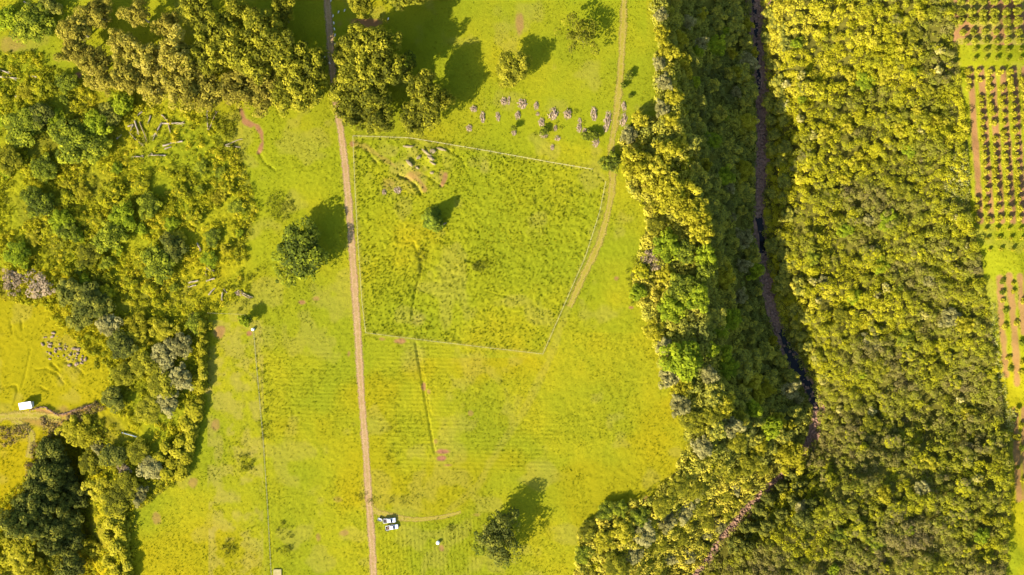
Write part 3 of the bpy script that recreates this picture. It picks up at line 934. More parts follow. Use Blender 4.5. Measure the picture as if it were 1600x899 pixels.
for i, (u, v) in enumerate([(1130, 632), (1152, 655), (1176, 640), (1150, 690), (1186, 700), (1112, 650), (1205, 668), (1170, 728)]):
    tree(['yellow', 'olive', 'bright', 'olive'][i % 4], u, v, rnd.uniform(3.4, 5), rnd.uniform(6, 9), 'sunlit tree, %s in the bright group above the stream bend' % ORD[i + 1] if False else
         'sunlit tree, %s from the left in the group above the stream bend' % ORD[sorted(range(8), key=lambda j: [1130, 1152, 1176, 1150, 1186, 1112, 1205, 1170][j]).index(i) + 1], 'tree', 'sunlit trees above the stream bend', 'slope_tree')
ob = [(1236, 742), (1252, 762), (1222, 764), (1240, 786), (1206, 784), (1222, 806), (1268, 790), (1256, 812), (1188, 800), (1200, 826), (1172, 826), (1150, 850), (1168, 852)]  # added trees whose dark leaves stand in for shade on this bank
ob.sort(key=lambda q: q[0])
for i, (u, v) in enumerate(ob):
    tree('dark', u, v, rnd.uniform(2.8, 4.2), rnd.uniform(6, 8.5), 'tree coloured dark for shade, %s from left on the bank right of lower stream' % ORD[i + 1], 'tree', 'trees darkened as shade right of the lower stream', 'slope_tree')
for i, (u, v) in enumerate([(1132, 49), (1152, 112), (1090, 80), (1166, 130), (1132, 177), (1178, 82)]):
    tree('yellow' if i % 2 else 'bright', u, v, 2.3, 5, 'little bright tree, %s from the left on the shaded upper slope' % ORD[sorted([1132, 1152, 1090, 1166, 1132.5, 1178]).index(u if i != 4 else 1132.5) + 1], 'tree', 'little bright trees on the shaded slope', 'slope_tree')

# ---- left wood, trees that stand out
LW = [
    ('green', 46, 42, 7.0, 10, 'green tree with wide crown in the top left corner'),
    ('bright', 12, 28, 5.0, 8, 'bright green tree on the left edge in the top corner'),
    ('green', 62, 20, 4.4, 8, 'small green tree above the wide top left corner tree'),
    ('dark', 76, 8, 4.0, 8, 'dark tree on the top edge near the left corner'),
    ('green', 104, 128, 4.0, 6, 'small round green tree below the khaki end of the belt'),
    ('bright', 190, 160, 4.6, 8, 'bright green tree tucked under the belt, left side'),
    ('green', 118, 222, 8.2, 11, 'largest green tree in the left wood'),
    ('bright', 152, 196, 5.2, 10, 'brightest tree on top of the large green left wood crown'),
    ('green', 152, 232, 5.4, 9, 'green tree right of the largest left wood crown'),
    ('dark', 168, 180, 4.6, 8, 'dark tree above right of the largest left wood crown'),
    ('green', 36, 198, 7.0, 9, 'green spreading tree near the left edge, upper wood'),
    ('dark', 64, 182, 4.8, 8, 'dark tree joined to the spreading tree by the left edge'),
    ('olive', 12, 250, 5.0, 9, 'olive tree on the left edge under the spreading tree'),
    ('green', 70, 262, 4.6, 8, 'medium green tree left of centre in the upper left wood'),
    ('green', 172, 372, 5.8, 9, 'green rounded tree in the middle of the left wood'),
    ('bright', 192, 338, 5.0, 8, 'bright green tree above the middle rounded tree'),
    ('green', 232, 322, 4.4, 7, 'green tree right of the bright middle tree'),
    ('green', 248, 412, 6.4, 9, 'dense green tree at the right of the left wood'),
    ('dark', 272, 388, 4.6, 8, 'dark tree behind the dense green right tree'),
    ('bright', 28, 398, 4.8, 7, 'round bright green tree near the left edge, middle height'),
    ('green', 60, 316, 5.4, 9, 'green tree above left of the round bright edge tree'),
    ('bright', 96, 344, 4.2, 7, 'bright green tree between two dark shaded hollows'),
    ('green', 108, 362, 4.0, 7, 'small green tree under the bright hollow tree'),
    ('olive', 138, 400, 4.6, 8, 'olive tree above the dark band of the left wood'),
    ('bare', 60, 446, 5.4, 4.5, 'leafless pinkish shrub above the golden left meadow'),
    ('bare', 20, 440, 4.6, 4, 'leafless pinkish shrub at the left edge above the meadow'),
    ('grey', 168, 506, 5.0, 8, 'pale tan tree in the dark band of the left wood'),
    ('dark', 112, 456, 5.6, 9, 'dark tree, uppermost in the dark band of the left wood'),
    ('dark', 140, 474, 5.6, 10, 'dark tree, second in the dark band of the left wood'),
    ('dark', 128, 496, 5.0, 9, 'dark tree, lower left in the dark band of the left wood'),
    ('dark', 158, 478, 4.6, 9, 'dark tree at the right in the dark band of the left wood'),
    ('dark', 190, 540, 5.2, 9, 'dark tree, lowest in the dark band of the left wood'),
    ('yellow', 214, 512, 5.0, 6, 'golden bushy tree right of the dark band'),
    ('yellow', 252, 514, 4.6, 6, 'second golden bushy tree right of the dark band'),
    ('olive', 222, 566, 5.0, 8, 'olive tree left in the grove beside the cleared field'),
    ('grey', 258, 556, 5.4, 8, 'grey green tree in the grove beside the cleared field'),
    ('grey', 282, 540, 4.6, 8, 'grey green tree at the top right of the field grove'),
    ('green', 306, 506, 3.6, 6, 'bright green tree at the hedge corner'),
    ('olive', 194, 586, 4.6, 7, 'olive tree at the left side of the field grove'),
    ('olive', 252, 598, 5.6, 8, 'broad olive tree at the bottom of the field grove'),
    ('grey', 282, 590, 4.8, 8, 'grey green tree next to the hedge in the field grove'),
    ('dark', 178, 622, 4.4, 7, 'dark tree at the right end of the left meadow'),
    ('olive', 232, 640, 5.0, 7, 'olive tree below the field grove'),
    ('grey', 262, 628, 4.6, 7, 'grey tree above the golden gap in the lower left wood'),
    ('yellow', 130, 676, 5.8, 7, 'golden round tree right of the path below the hut'),
    ('yellow', 108, 672, 3.8, 5.5, 'smaller golden tree left of the golden round tree'),
    ('grey', 152, 696, 2.8, 6, 'small pale tree left of the faded blue beam'),
    ('olive', 140, 722, 4.6, 8, 'pale green tree below the golden round tree'),
    ('dark', 176, 712, 4.6, 7, 'dark tree below the faded blue beam'),
    ('bare', 194, 736, 2.8, 5, 'purplish bare shrub below the faded blue beam'),
    ('grey', 236, 732, 5.0, 7, 'grey feathery tree left of the lower hedge'),
    ('olive', 216, 706, 4.6, 6, 'olive tree right of the faded blue beam'),
    ('yellow', 160, 768, 5.6, 8, 'yellow tree above the lower left dark gully, upper left'),
    ('olive', 184, 784, 5.4, 8, 'yellow olive tree at the tip of the cleared field'),
    ('olive', 196, 758, 4.6, 7, 'olive tree above the tip of the cleared field'),
    ('grey', 216, 772, 3.8, 6, 'grey bushy tree touching the cleared field'),
    ('yellow', 24, 862, 7.0, 8, 'large yellow tree in the bottom left corner'),
    ('yellow', 50, 888, 4.8, 7, 'yellow tree on the bottom edge beside the large corner tree'),
    ('yellow', 140, 856, 4.0, 8, 'yellow crowned tree rising from the dark gully'),
    ('olive', 86, 878, 3.4, 7, 'little olive tree at the bottom of the dark gully'),
]
for k, u, v, r, h, lab in LW:
    tree(k, u, v, r, h * 0.64, lab, 'tree', None, 'wood_tree')
gul = [(78, 700), (96, 722), (70, 738), (58, 762), (84, 762), (108, 752), (44, 790), (70, 794), (98, 790), (122, 778), (22, 818), (52, 826), (84, 828), (112, 818), (80, 852), (112, 850), (112, 886)]
gul.sort(key=lambda q: q[1])
for i, (u, v) in enumerate(gul):
    tree('dark', u, v, rnd.uniform(4, 5.4), rnd.uniform(7, 10), 'dark shaded tree, %s from the top in the lower left gully' % ORD[i + 1], 'tree', 'dark trees of the lower left gully', 'gully_tree')

bush_px = spaced([(0, 130), (90, 120), (170, 175), (330, 250), (390, 330), (378, 380), (330, 400), (300, 470), (200, 480), (100, 430), (0, 420)], 80, 20, 21)
for u, v in bush_px:
    k = rnd.choice(['shrub', 'shrub', 'shrub', 'yellow', 'green', 'bright'])
    if math.hypot((u - 255) / 80, (v - 220) / 45) < 1 or math.hypot((u - 350) / 55, (v - 445) / 35) < 1:
        continue
    tree(k, u, v, rnd.uniform(1.6, 3.4), rnd.uniform(1.7, 3.2), 'bush among the tangled scrub between the larger trees of the left wood', 'bush', 'bushes of the left wood', 'bush')
# hedges of slender trees
for (a, b, n, lab, r0) in [((317, 506), (315, 606), 13, 'upper hedge beside the cleared field', 1.5), ((312, 628), (282, 742), 15, 'lower hedge beside the cleared field', 1.9), ((186, 806), (200, 905), 12, 'bottom hedge left of the cleared field', 2.0)]:
    for i in range(n):
        t = i / (n - 1)
        u, v = a[0] + (b[0] - a[0]) * t + rnd.uniform(-2, 2), a[1] + (b[1] - a[1]) * t
        tree('column', u, v, r0 * rnd.uniform(.85, 1.3), rnd.uniform(2.8, 4.0), 'slender hedge tree, %s from the top in the %s' % (ORD[i + 1], lab), 'hedge tree', 'hedge trees, ' + lab, 'hedge_tree')
for i, (u, v) in enumerate([(300, 640), (292, 660), (296, 680), (282, 690), (276, 706), (270, 724), (258, 700), (262, 740), (250, 716), (176, 816), (168, 840), (180, 856), (170, 876), (184, 894)]):
    lab = 'second row behind the lower hedge' if i < 9 else 'second row behind the bottom hedge'
    tree('column', u, v, rnd.uniform(2.2, 3.0), rnd.uniform(3.4, 4.8), 'bushy hedge tree, %s from the top in the %s' % (ORD[(i if i < 9 else i - 9) + 1], lab), 'hedge tree', 'hedge trees, ' + lab, 'hedge_tree')


SLOPE_PX = [(1075, -10), (1075, 60), (1085, 150), (1075, 240), (1100, 300), (1120, 380), (1115, 500), (1095, 600), (1120, 680), (1200, 700), (1255, 660), (1250, 610), (1205, 520), (1180, 420), (1172, 300), (1172, 100), (1165, -10)]
for u, v in spaced(SLOPE_PX, 100, 17, 5):
    if 0 < v < 899:
        k, cn = rnd.choice([('slope_tree', 'dull green')] * 5 + [('bright', 'fresh green'), ('grey', 'pale olive'), ('yellow', 'yellowish')])
        tree(k, u, v, rnd.uniform(2.0, 4.4), rnd.uniform(4.5, 7.5), cn + ' tree of the closed shaded canopy on the gorge slope west of the stream', 'tree', 'canopy trees on the shaded gorge slope', 'slope_tree')
for u, v in spaced([(1195, 10), (1205, 300), (1200, 400), (1260, 560), (1290, 620), (1310, 620), (1250, 460), (1232, 330), (1235, 10)], 34, 17, 8):
    tree('slope_tree', u, v, rnd.uniform(2.4, 3.8), rnd.uniform(4, 6.5), 'dull green tree on the short bank just east of the stream', 'tree', 'canopy trees on the east stream bank', 'slope_tree')
for u, v in spaced([(1120, 720), (1210, 735), (1130, 830), (1080, 890), (1000, 895), (1070, 790)], 26, 18, 9):
    tree('grey' if rnd.random() < .3 else 'olive', u, v, rnd.uniform(2.0, 3.4), rnd.uniform(2.6, 4.2), 'olive tree of the sunlit canopy between the pasture corner and the lower stream', 'tree', 'canopy trees west of the lower stream', 'slope_tree')
E_TOP = [(1215, 0), (1480, 0), (1490, 200), (1400, 260), (1240, 220)]
E_BOT = [(1240, 220), (1400, 260), (1490, 330), (1530, 480), (1565, 700), (1565, 899), (1130, 899), (1290, 700), (1310, 600), (1260, 400)]
for u, v in spaced(E_TOP, 46, 20, 12):
    k, cn = rnd.choice([('wood_tree', 'yellowish')] * 3 + [('yellow', 'golden')] * 3 + [('bright', 'fresh green'), ('olive', 'olive')])
    tree(k, u, v, 1.3 + 2.6 * rnd.random() ** 1.8, rnd.uniform(3.8, 5.6), cn + ' tree of the closed canopy in the upper half of the east wood', 'tree', 'canopy trees of the upper east wood', 'canopy_tree')
for u, v in spaced(E_BOT, 100, 21, 13):
    k, cn = rnd.choice([('wood_tree', 'olive brown')] * 4 + [('olive', 'olive')] * 2 + [('green', 'dark green'), ('yellow', 'golden'), ('bright', 'fresh green'), ('grey', 'dull grey green')])
    tree(k, u, v, 1.3 + 3.2 * rnd.random() ** 1.8, rnd.uniform(3.6, 6.2), cn + ' tree of the closed canopy in the lower half of the east wood', 'tree', 'canopy trees of the lower east wood', 'canopy_tree')
pale = [(1252, 118), (1250, 186), (1270, 212), (1440, 208), (1470, 80), (1492, 340), (1510, 385), (1228, 132), (1278, 470), (1384, 450), (1443, 492), (1270, 440), (1500, 625), (1510, 708), (1528, 748), (1512, 722), (1362, 644), (1276, 560), (1466, 110), (1285, 595), (1312, 640), (1230, 165)]
pale.sort(key=lambda q: q[1])
for i, (u, v) in enumerate(pale):
    tree('pale', u, v, rnd.uniform(1.3, 2.1), rnd.uniform(4.6, 5.6), 'cream flowering treetop, %s from the top in the east wood' % ORD[i + 1], 'tree', 'cream flowering trees of the east wood', 'flowering_tree')


# ------------------------------------------------------------------ masses nobody could count
def mass(name, label, pts, rmin, rmax, hfun, m, tintf, seed, per=9.0, leaf=0.6, zsq=0.8, base_fill=True):
    rng = np.random.default_rng(seed)
    n = len(pts)
    r = rng.uniform(rmin, rmax, n)
    h = hfun(pts, rng)
    x, y, g = ground(pts[:, 0], pts[:, 1], h * 0.8)
    t = tintf(pts, x, y, rng)
    cnt = np.maximum(4, (r * r * per).astype(int))
    li = np.repeat(np.arange(n), cnt)
    k = len(li)
    d = rand_dir(k, rng, -0.25)
    C = np.stack([x, y, g + h - r * zsq], 1)
    pos = C[li] + d * (r[li] * rng.uniform(0.8, 1.1, k))[:, None] * np.array([1, 1, zsq])
    pos[:, 2] = np.maximum(pos[:, 2], Hs(pos[:, 0], pos[:, 1]) + 0.05)
    nrm = d + 0.36 * rng.normal(size=(k, 3)) + np.array([0, 0, 0.45])
    v, f = leaf_quads(pos, nrm, leaf * rng.uniform(0.6, 1.4, k), rng)
    tint = np.clip(t[li] + rng.normal(0, 0.06, k), 0, 1)
    me = mesh_np(name, v, f, np.repeat(tint, 4))
    o = link(name, me, m)
    tag(o, label, None, kind='stuff')
    return o


def pick(poly, n, seed, dens=None):
    p = sample_poly(poly, n, seed)
    if dens is not None:
        p = p[np.random.default_rng(seed + 1).random(len(p)) < dens(p)]
    return p


# east wood
def tint_e(p, x, y, rng):
    base = 0.57 - 0.15 * sstep(250, 700, p[:, 1]) + 0.34 * sstep(260, 60, p[:, 1]) * sstep(1500, 1300, p[:, 0])
    base = base + 0.22 * sstep(60, 10, p[:, 0] - np.interp(p[:, 1], [0, 400, 620, 660], [1225, 1245, 1310, 1310])) * (p[:, 1] < 640)
    return base + 0.95 * (fbm(x * .6, y, 9, 301) - 0.5) + 0.6 * (fbm(x, y, 35, 305) - 0.5) + rng.normal(0, 0.09, len(x))


mass('woodland_canopy', 'dense olive and golden canopy filling the ground east of the stream', pick(WOOD_E, 7500, 41), 0.7, 1.9,
     lambda p, r: 1.5 + 3.8 * sstep(0.33, 0.62, fbm(p[:, 0] * .16, p[:, 1] * .34, 7, 311)) * r.uniform(0.6, 1.2, len(p)) * np.clip(sstep(-4, 20, p[:, 0] - np.interp(p[:, 1], [0, 400, 640, 900], [1195, 1200, 1290, 1110])), .3, 1), M['wood_e'], tint_e, 42, per=36, leaf=0.62)


# west slope thicket
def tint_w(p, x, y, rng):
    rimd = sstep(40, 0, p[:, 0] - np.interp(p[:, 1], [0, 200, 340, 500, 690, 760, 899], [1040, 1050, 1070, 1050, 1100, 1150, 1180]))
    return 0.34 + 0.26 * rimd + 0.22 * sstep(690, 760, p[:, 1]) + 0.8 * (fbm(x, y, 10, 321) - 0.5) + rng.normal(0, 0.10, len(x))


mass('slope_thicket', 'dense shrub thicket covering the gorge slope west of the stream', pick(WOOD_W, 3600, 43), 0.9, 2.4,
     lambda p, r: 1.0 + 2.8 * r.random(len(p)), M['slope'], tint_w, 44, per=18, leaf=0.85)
bw_ = rr0 = np.random.default_rng(61)
_c = np.cumsum(np.concatenate([[0], np.hypot(np.diff(np.array(RIVER)[:, 0]), np.diff(np.array(RIVER)[:, 1]))]))
_s = bw_.uniform(0, _c[-1], 1100)
_u, _v = np.interp(_s, _c, np.array(RIVER)[:, 0]), np.interp(_s, _c, np.array(RIVER)[:, 1])
_du, _dv = np.interp(np.minimum(_s + 5, _c[-1]), _c, np.array(RIVER)[:, 0]) - _u, np.interp(np.minimum(_s + 5, _c[-1]), _c, np.array(RIVER)[:, 1]) - _v
_l = np.hypot(_du, _dv) + 1e-6
_w = np.interp(_v, [0, 400, 899], [14, 12, 7]) * bw_.uniform(.65, 1.5, 1100) * bw_.choice([-1, 1], 1100)
mass('bank_shrubs', 'shrubs overhanging both banks of the stream', np.stack([_u - _dv / _l * _w, _v + _du / _l * _w], 1), 0.5, 1.5, lambda p, r: 0.8 + 1.8 * r.random(len(p)), M['slope'], lambda p, x, y, r: 0.35 + r.normal(0, .18, len(x)), 62, per=24, leaf=0.6)
mass('edge_scrub', 'yellow low scrub along the ragged west edge of the gorge', pick([(1018, -10), (1032, 70), (1024, 130), (1036, 200), (975, 225), (990, 300), (1010, 335), (1006, 380), (988, 430), (1004, 480), (1024, 520), (1034, 570), (1064, 620), (1078, 690), (1056, 740), (1020, 790), (950, 795), (905, 835), (905, 899), (1040, 899), (1120, 760), (1130, 690), (1090, 560), (1075, 440), (1090, 300), (1070, 150), (1060, -10)], 1500, 45), 0.6, 1.6,
     lambda p, r: 0.5 + 1.6 * r.random(len(p)), M['scrub'], lambda p, x, y, r: 0.5 + 0.5 * (fbm(x, y, 8, 331) - 0.5) + r.normal(0, .13, len(x)), 46, per=26, leaf=0.62)


# left wood scrub, thin where the logs lie
def dens_l(p):
    clear = np.hypot((p[:, 0] - 255) / 80, (p[:, 1] - 220) / 45)
    c2 = np.hypot((p[:, 0] - 350) / 55, (p[:, 1] - 445) / 35)
    d = 0.28 + 0.72 * sstep(0.8, 1.3, np.minimum(clear, c2))
    return d * sstep(0.30, 0.50, fbm(*P(p[:, 0], p[:, 1]), 9, 341))


mass('scrub', 'low yellow green scrub and bushes carpeting the left wood', pick(WOOD_L, 10000, 47, dens_l), 0.4, 1.35,
     lambda p, r: 0.6 + 1.5 * r.random(len(p)) ** 1.4, M['scrub'], lambda p, x, y, r: 0.60 + 0.8 * (fbm(x, y, 14, 351) - 0.5) + r.normal(0, .19, len(x)), 48, per=40, leaf=0.55, zsq=0.95)
mass('bank_scrub', 'brown and golden scrub on the banks by the left path', np.concatenate([pick([(0, 668), (40, 664), (46, 672), (40, 684), (0, 700)], 90, 49), pick([(100, 655), (125, 655), (165, 640), (150, 628), (120, 640)], 90, 50), pick([(50, 690), (70, 700), (45, 745), (30, 770), (20, 790)], 60, 51), pick([(60, 652), (110, 660), (100, 680), (70, 684)], 90, 53)]), 0.4, 1.1,
     lambda p, r: 0.4 + 1.0 * r.random(len(p)), M['bank'], lambda p, x, y, r: 0.4 + r.normal(0, .25, len(x)), 52, per=26, leaf=0.5)
mass('reeds', 'pale tall grass strip between the east wood and the orchard', np.concatenate([pick([(1470, 330), (1490, 240), (1508, 200), (1516, 260), (1515, 350)], 600, 55), pick([(1545, 480), (1560, 600), (1570, 640), (1578, 640), (1566, 560), (1555, 470)], 160, 57), pick([(1570, 640), (1590, 640), (1584, 690), (1574, 690)], 140, 58)]), 0.3, 0.8,
     lambda p, r: 0.8 + 1.0 * r.random(len(p)), M['reed'], lambda p, x, y, r: 0.5 + r.normal(0, .2, len(x)), 56, per=22, leaf=0.5, zsq=1.4)


# weeds: dark clumps in the pasture
def weed_pts():
    rng = np.random.default_rng(71)
    L = []
    for (u, v, rx, ry, n) in [(437, 322, 23, 22, 80), (385, 724, 12, 14, 26), (358, 856, 12, 12, 34), (445, 830, 20, 14, 26), (750, 417, 12, 8, 30), (704, 826, 6, 5, 10), (413, 640, 10, 70, 40),
                              (655, 412, 8, 26, 34), (990, 440, 14, 40, 40), (345, 460, 50, 34, 90), (870, 315, 60, 30, 20), (600, 780, 60, 10, 20), (860, 208, 40, 8, 10), (450, 862, 18, 8, 18),
                              (345, 180, 30, 18, 60), (365, 240, 20, 22, 30), (230, 215, 60, 40, 90), (400, 435, 20, 20, 12), (880, 180, 40, 30, 10), (380, 700, 10, 40, 10), (610, 690, 20, 60, 20)]:
        a = rng.uniform(0, 2 * np.pi, n)
        q = np.sqrt(rng.random(n))
        L.append(np.stack([u + rx * q * np.cos(a), v + ry * q * np.sin(a)], 1))
    g = np.stack([rng.uniform(205, 1070, 620), rng.uniform(0, 899, 620)], 1)
    g = g[~in_poly(g[:, 0], g[:, 1], WOOD_L) & ~in_poly(g[:, 0], g[:, 1], WOOD_W)]
    g = g[(fbm(*P(g[:, 0], g[:, 1]), 25, 73) > 0.52)]
    return np.concatenate(L), g


wp, wg = weed_pts()
mass('weed_clumps', 'clusters of dark low weeds and shrubs in the pasture', wp, 0.4, 0.95, lambda p, r: 0.6 + 0.8 * r.random(len(p)), M['weed'], lambda p, x, y, r: 0.5 + r.normal(0, .2, len(x)), 72, per=40, leaf=0.38)
mass('weeds', 'single dark weeds dotted about the pasture', wg, 0.25, 0.5, lambda p, r: 0.4 + 0.4 * r.random(len(p)), M['weed'], lambda p, x, y, r: 0.5 + r.normal(0, .2, len(x)), 74, per=50, leaf=0.3)


def grass():
    rng = np.random.default_rng(81)
    n = 230000
    u = rng.uniform(-30, 1630, n)
    v = rng.uniform(-20, 920, n)
    pad = in_poly(u, v, PADDOCK)
    x, y, z = ground(u, v, 0.1)
    keep = rng.random(n) < np.where(pad, 0.35 + 0.45 * sstep(0.4, 0.6, fbm(x, y, 11, 87)), 0.12 + 0.6 * sstep(0.42, 0.58, fbm(x, y, 15, 83)))
    keep &= ~in_poly(u, v, WOOD_E) & ~in_poly(u, v, WOOD_W)
    for pts, w in ((ROAD, 1.9), (TRACK_P, 1.2), (TRACK_E, 1.0), (TRACK_L, 1.6)):
        keep &= seg_dist(x, y, W(pts)) > w
    ii = np.clip(((y - gy[0]) / GS).astype(int), 0, len(gy) - 1)
    jj = np.clip(((x - gx[0]) / GS).astype(int), 0, len(gx) - 1)
    keep &= SOIL[ii, jj] < 0.4
    x, y, z, u, v, pad = x[keep], y[keep], z[keep], u[keep], v[keep], pad[keep]
    n = len(x)
    C = np.stack([x, y, z + 0.17], 1)
    C = np.concatenate([C, C + rng.uniform(-.2, .2, (n, 3)) * np.array([1, 1, .3])])
    nrm = rng.normal(size=(2 * n, 3)) * np.array([1, 1, 0.3]) + np.array([0, 0, 0.45])
    size = rng.uniform(0.25, 0.85, 2 * n) ** 1.0 * np.where(np.tile(pad, 2), 1.15, 0.75)
    t = 0.5 + 0.7 * (fbm(x, y, 20, 85) - 0.5) + 0.06 - np.where(pad, 0.05, 0) + rng.normal(0, .16, n)
    vv, f = leaf_quads(C, nrm, size, rng, 0.5)
    me = mesh_np('grass', vv, f, np.repeat(np.clip(np.tile(t, 2), 0, 1), 4))
    o = link('grass', me, M['tuft'])
    tag(o, 'short tussocky yellow green pasture grass', None, kind='stuff')


grass()


def stone_mesh(name, seed, m, sub=2, sq=0.7):
    q = random.Random(seed)
    bm = bmesh.new()
    bmesh.ops.create_icosphere(bm, subdivisions=sub, radius=1)
    o = Vector((q.uniform(0, 50), q.uniform(0, 50), q.uniform(0, 50)))
    from mathutils import noise as mn
    for v in bm.verts:
        d = 1 + 0.45 * mn.noise(v.co * 1.1 + o) + 0.15 * mn.noise(v.co * 3 + o)
        v.co = Vector((v.co.x * d, v.co.y * d * 0.8, v.co.z * d * sq))
    me = bm_mesh(name, bm)
    me.materials.append(m)
    return me


def stones_mass(name, label, u, v, rmin, rmax, m, seed, river=False):
    rng = np.random.default_rng(seed)
    base = []
    for k in range(5):
        me = stone_mesh('tmp_stone', seed + k, m, 1)
        co = np.zeros(len(me.vertices) * 3, np.float32)
        me.vertices.foreach_get('co', co)
        fc = np.array([list(p.vertices) for p in me.polygons])
        base.append((co.reshape(-1, 3), fc))
        bpy.data.meshes.remove(me)
    V, F = [], []
    off = 0
    x, y, z = ground(u, v, 0)
    for i in range(len(u)):
        co, fc = base[rng.integers(5)]
        s = rmin + (rmax - rmin) * rng.random() ** 2.5
        a = rng.uniform(0, 6.28)
        c, sn = math.cos(a), math.sin(a)
        q = co * s
        q = np.stack([q[:, 0] * c - q[:, 1] * sn, q[:, 0] * sn + q[:, 1] * c, q[:, 2]], 1) + np.array([x[i], y[i], z[i] + s * 0.25])
        V.append(q)
        F.append(fc + off)
        off += len(q)
    me = mesh_np(name, np.concatenate(V), np.concatenate(F), None, 3)
    o = link(name, me, m)
    tag(o, label, None, kind='stuff')


rr = np.random.default_rng(5)
rx, ry = np.array(RIVER)[:, 0], np.array(RIVER)[:, 1]
nst = 2600
tv = rr.uniform(-20, 920, nst)
# sample along the polyline by arc length
seg = np.hypot(np.diff(rx), np.diff(ry))
cum = np.concatenate([[0], np.cumsum(seg)])
s_ = rr.uniform(0, cum[-1], nst)
su = np.interp(s_, cum, rx)
sv = np.interp(s_, cum, ry)
su2 = np.interp(np.minimum(s_ + 5, cum[-1]), cum, rx) - su
sv2 = np.interp(np.minimum(s_ + 5, cum[-1]), cum, ry) - sv
ln = np.hypot(su2, sv2) + 1e-6
w_ = rr.normal(0, 1.0, nst) * np.interp(sv, [0, 600, 740], [5.5, 4.5, 2.4])
pool = ((sv > 520) & (sv < 600)) | ((sv > 340) & (sv < 395))
keepm = ~(pool & (np.abs(w_) < 5) & (rr.random(nst) < 0.9))
stones_mass('river_stones', 'pinkish boulders and cobbles strewn along the stream bed', (su - sv2 / ln * w_)[keepm], (sv + su2 / ln * w_)[keepm], 0.25, 1.15, M['stone'], 91)

# ------------------------------------------------------------------ orchards
r1 = [(2, 8, [1502, 1519, 1536, 1553, 1573, 1590]), (19, 8, [1502, 1519, 1536, 1553, 1573, 1590]), (33, 8, [1502, 1519, 1536, 1553, 1573, 1591]),
      (50, 6.6, [1505, 1521, 1539, 1556, 1574, 1592]), (64, 6.2, [1509, 1524, 1541, 1558, 1575, 1593]), (78, 4.6, [1524, 1541, 1558, 1575, 1595]), (92, 4.2, [1523, 1540, 1557, 1575, 1595])]
for i, (v, rp, us) in enumerate(r1):
    for j, u in enumerate(us):
        tree('orchard', u, v + rnd.uniform(-1, 1), rp * U * 0.69 * rnd.uniform(.92, 1.06), (3.6 if rp > 7 else 3.0 if rp > 5 else 2.4) * rnd.uniform(.9, 1.1),
             'round clipped orchard tree, %s from the left in the %s row of the upper block' % (ORD[j + 1], ORD[i + 1]), 'orchard tree', 'round trees of the upper orchard block', 'orchard_tree')
vs = [113, 126, 139, 152, 165, 178, 191, 205, 218, 231, 244, 257, 270, 283, 297, 311, 326, 342]
for i, v in enumerate(vs):
    n = 0
    for j in range(6):
        u = 1512 + 17 * j + (v - 113) * 0.065 + rnd.uniform(-1.2, 1.2)
        if (j == 0 and 139 < v < 300) or u > 1606 or rnd.random() < 0.04:
            continue
        n += 1
        tree('fruit', u, v + rnd.uniform(-1.5, 1.5), rnd.uniform(1.0, 1.4), rnd.uniform(2.0, 2.9), 'yellow fruit tree, %s from the left in the %s row of the red soil block' % (ORD[n], ORD[i + 1]), 'fruit tree', 'fruit trees of the red soil block', 'fruit_tree')
for i, v in enumerate([358, 373, 390]):
    for j, u in enumerate([1522, 1540, 1558, 1576, 1594][(1 if i else 0):]):
        tree('fruit', u + 3 * i, v, rnd.uniform(.6, .9), rnd.uniform(1.8, 2.4), 'young fruit tree, %s from the left in the %s row above the grass lane' % (ORD[j + 1], ORD[i + 1]), 'fruit tree', 'young fruit trees above the grass lane', 'fruit_tree')
b3 = [(1566, 440), (1583, 442), (1566, 457), (1583, 456), (1567, 470), (1571, 486), (1588, 504), (1570, 510), (1596, 535), (1576, 559), (1597, 566), (1579, 576), (1596, 582), (1598, 470), (1590, 640), (1584, 656), (1596, 664), (1588, 684), (1598, 700), (1590, 730), (1599, 752)]
b3.sort(key=lambda q: q[1])
for i, (u, v) in enumerate(b3):
    tree('fruit' if i % 3 else 'green', u, v, rnd.uniform(.8, 1.5), rnd.uniform(1.5, 2.4), 'straggly bush, %s from the top in the furrows below the grass lane' % ORD[i + 1], 'bush', 'bushes below the grass lane', 'orchard_bush')


# ------------------------------------------------------------------ logs
def log(u0, v0, u1, v1, r, label, group, dark=False, branch=True, seed=0):
    q = random.Random(seed)
    x0, y0, z0 = [float(t) for t in ground(u0, v0, r)]
    x1, y1, z1 = [float(t) for t in ground(u1, v1, r)]
    L = math.hypot(x1 - x0, y1 - y0)
    cx, cy = (x0 + x1) / 2, (y0 + y1) / 2
    zs = max(z0, z1, float(Hs(cx, cy)))
    a = Vector((x0 - cx, y0 - cy, z0 - zs + r * .9))
    b = Vector((x1 - cx, y1 - cy, z1 - zs + r * .9))
    bm = bmesh.new()
    m1 = a.lerp(b, .35) + Vector((q.uniform(-.2, .2), q.uniform(-.2, .2), .12))
    m2 = a.lerp(b, .7) + Vector((q.uniform(-.25, .25), q.uniform(-.25, .25), .15))
    tube(bm, [a, m1, m2, b], [r, r * .9, r * .65, r * .35], 8)
    if branch:
        d = (b - a).normalized()
        s = Vector((-d.y, d.x, 0))
        for k in range(q.randint(1, 3)):
            t = q.uniform(.5, .9)
            p = a.lerp(b, t) + Vector((0, 0, .1))
            e = p + d * L * q.uniform(.1, .25) + s * q.choice((-1, 1)) * L * q.uniform(.05, .16) + Vector((0, 0, q.uniform(0, .4)))
            tube(bm, [p, p.lerp(e, .5) + Vector((0, 0, .1)), e], [r * .45, r * .3, r * .12], 6)
    o = link('fallen_log', bm_mesh('fallen_log', bm), M['brown_log' if dark else 'log'])
    o.location = (cx, cy, zs)
    tag(o, label, 'log', group)


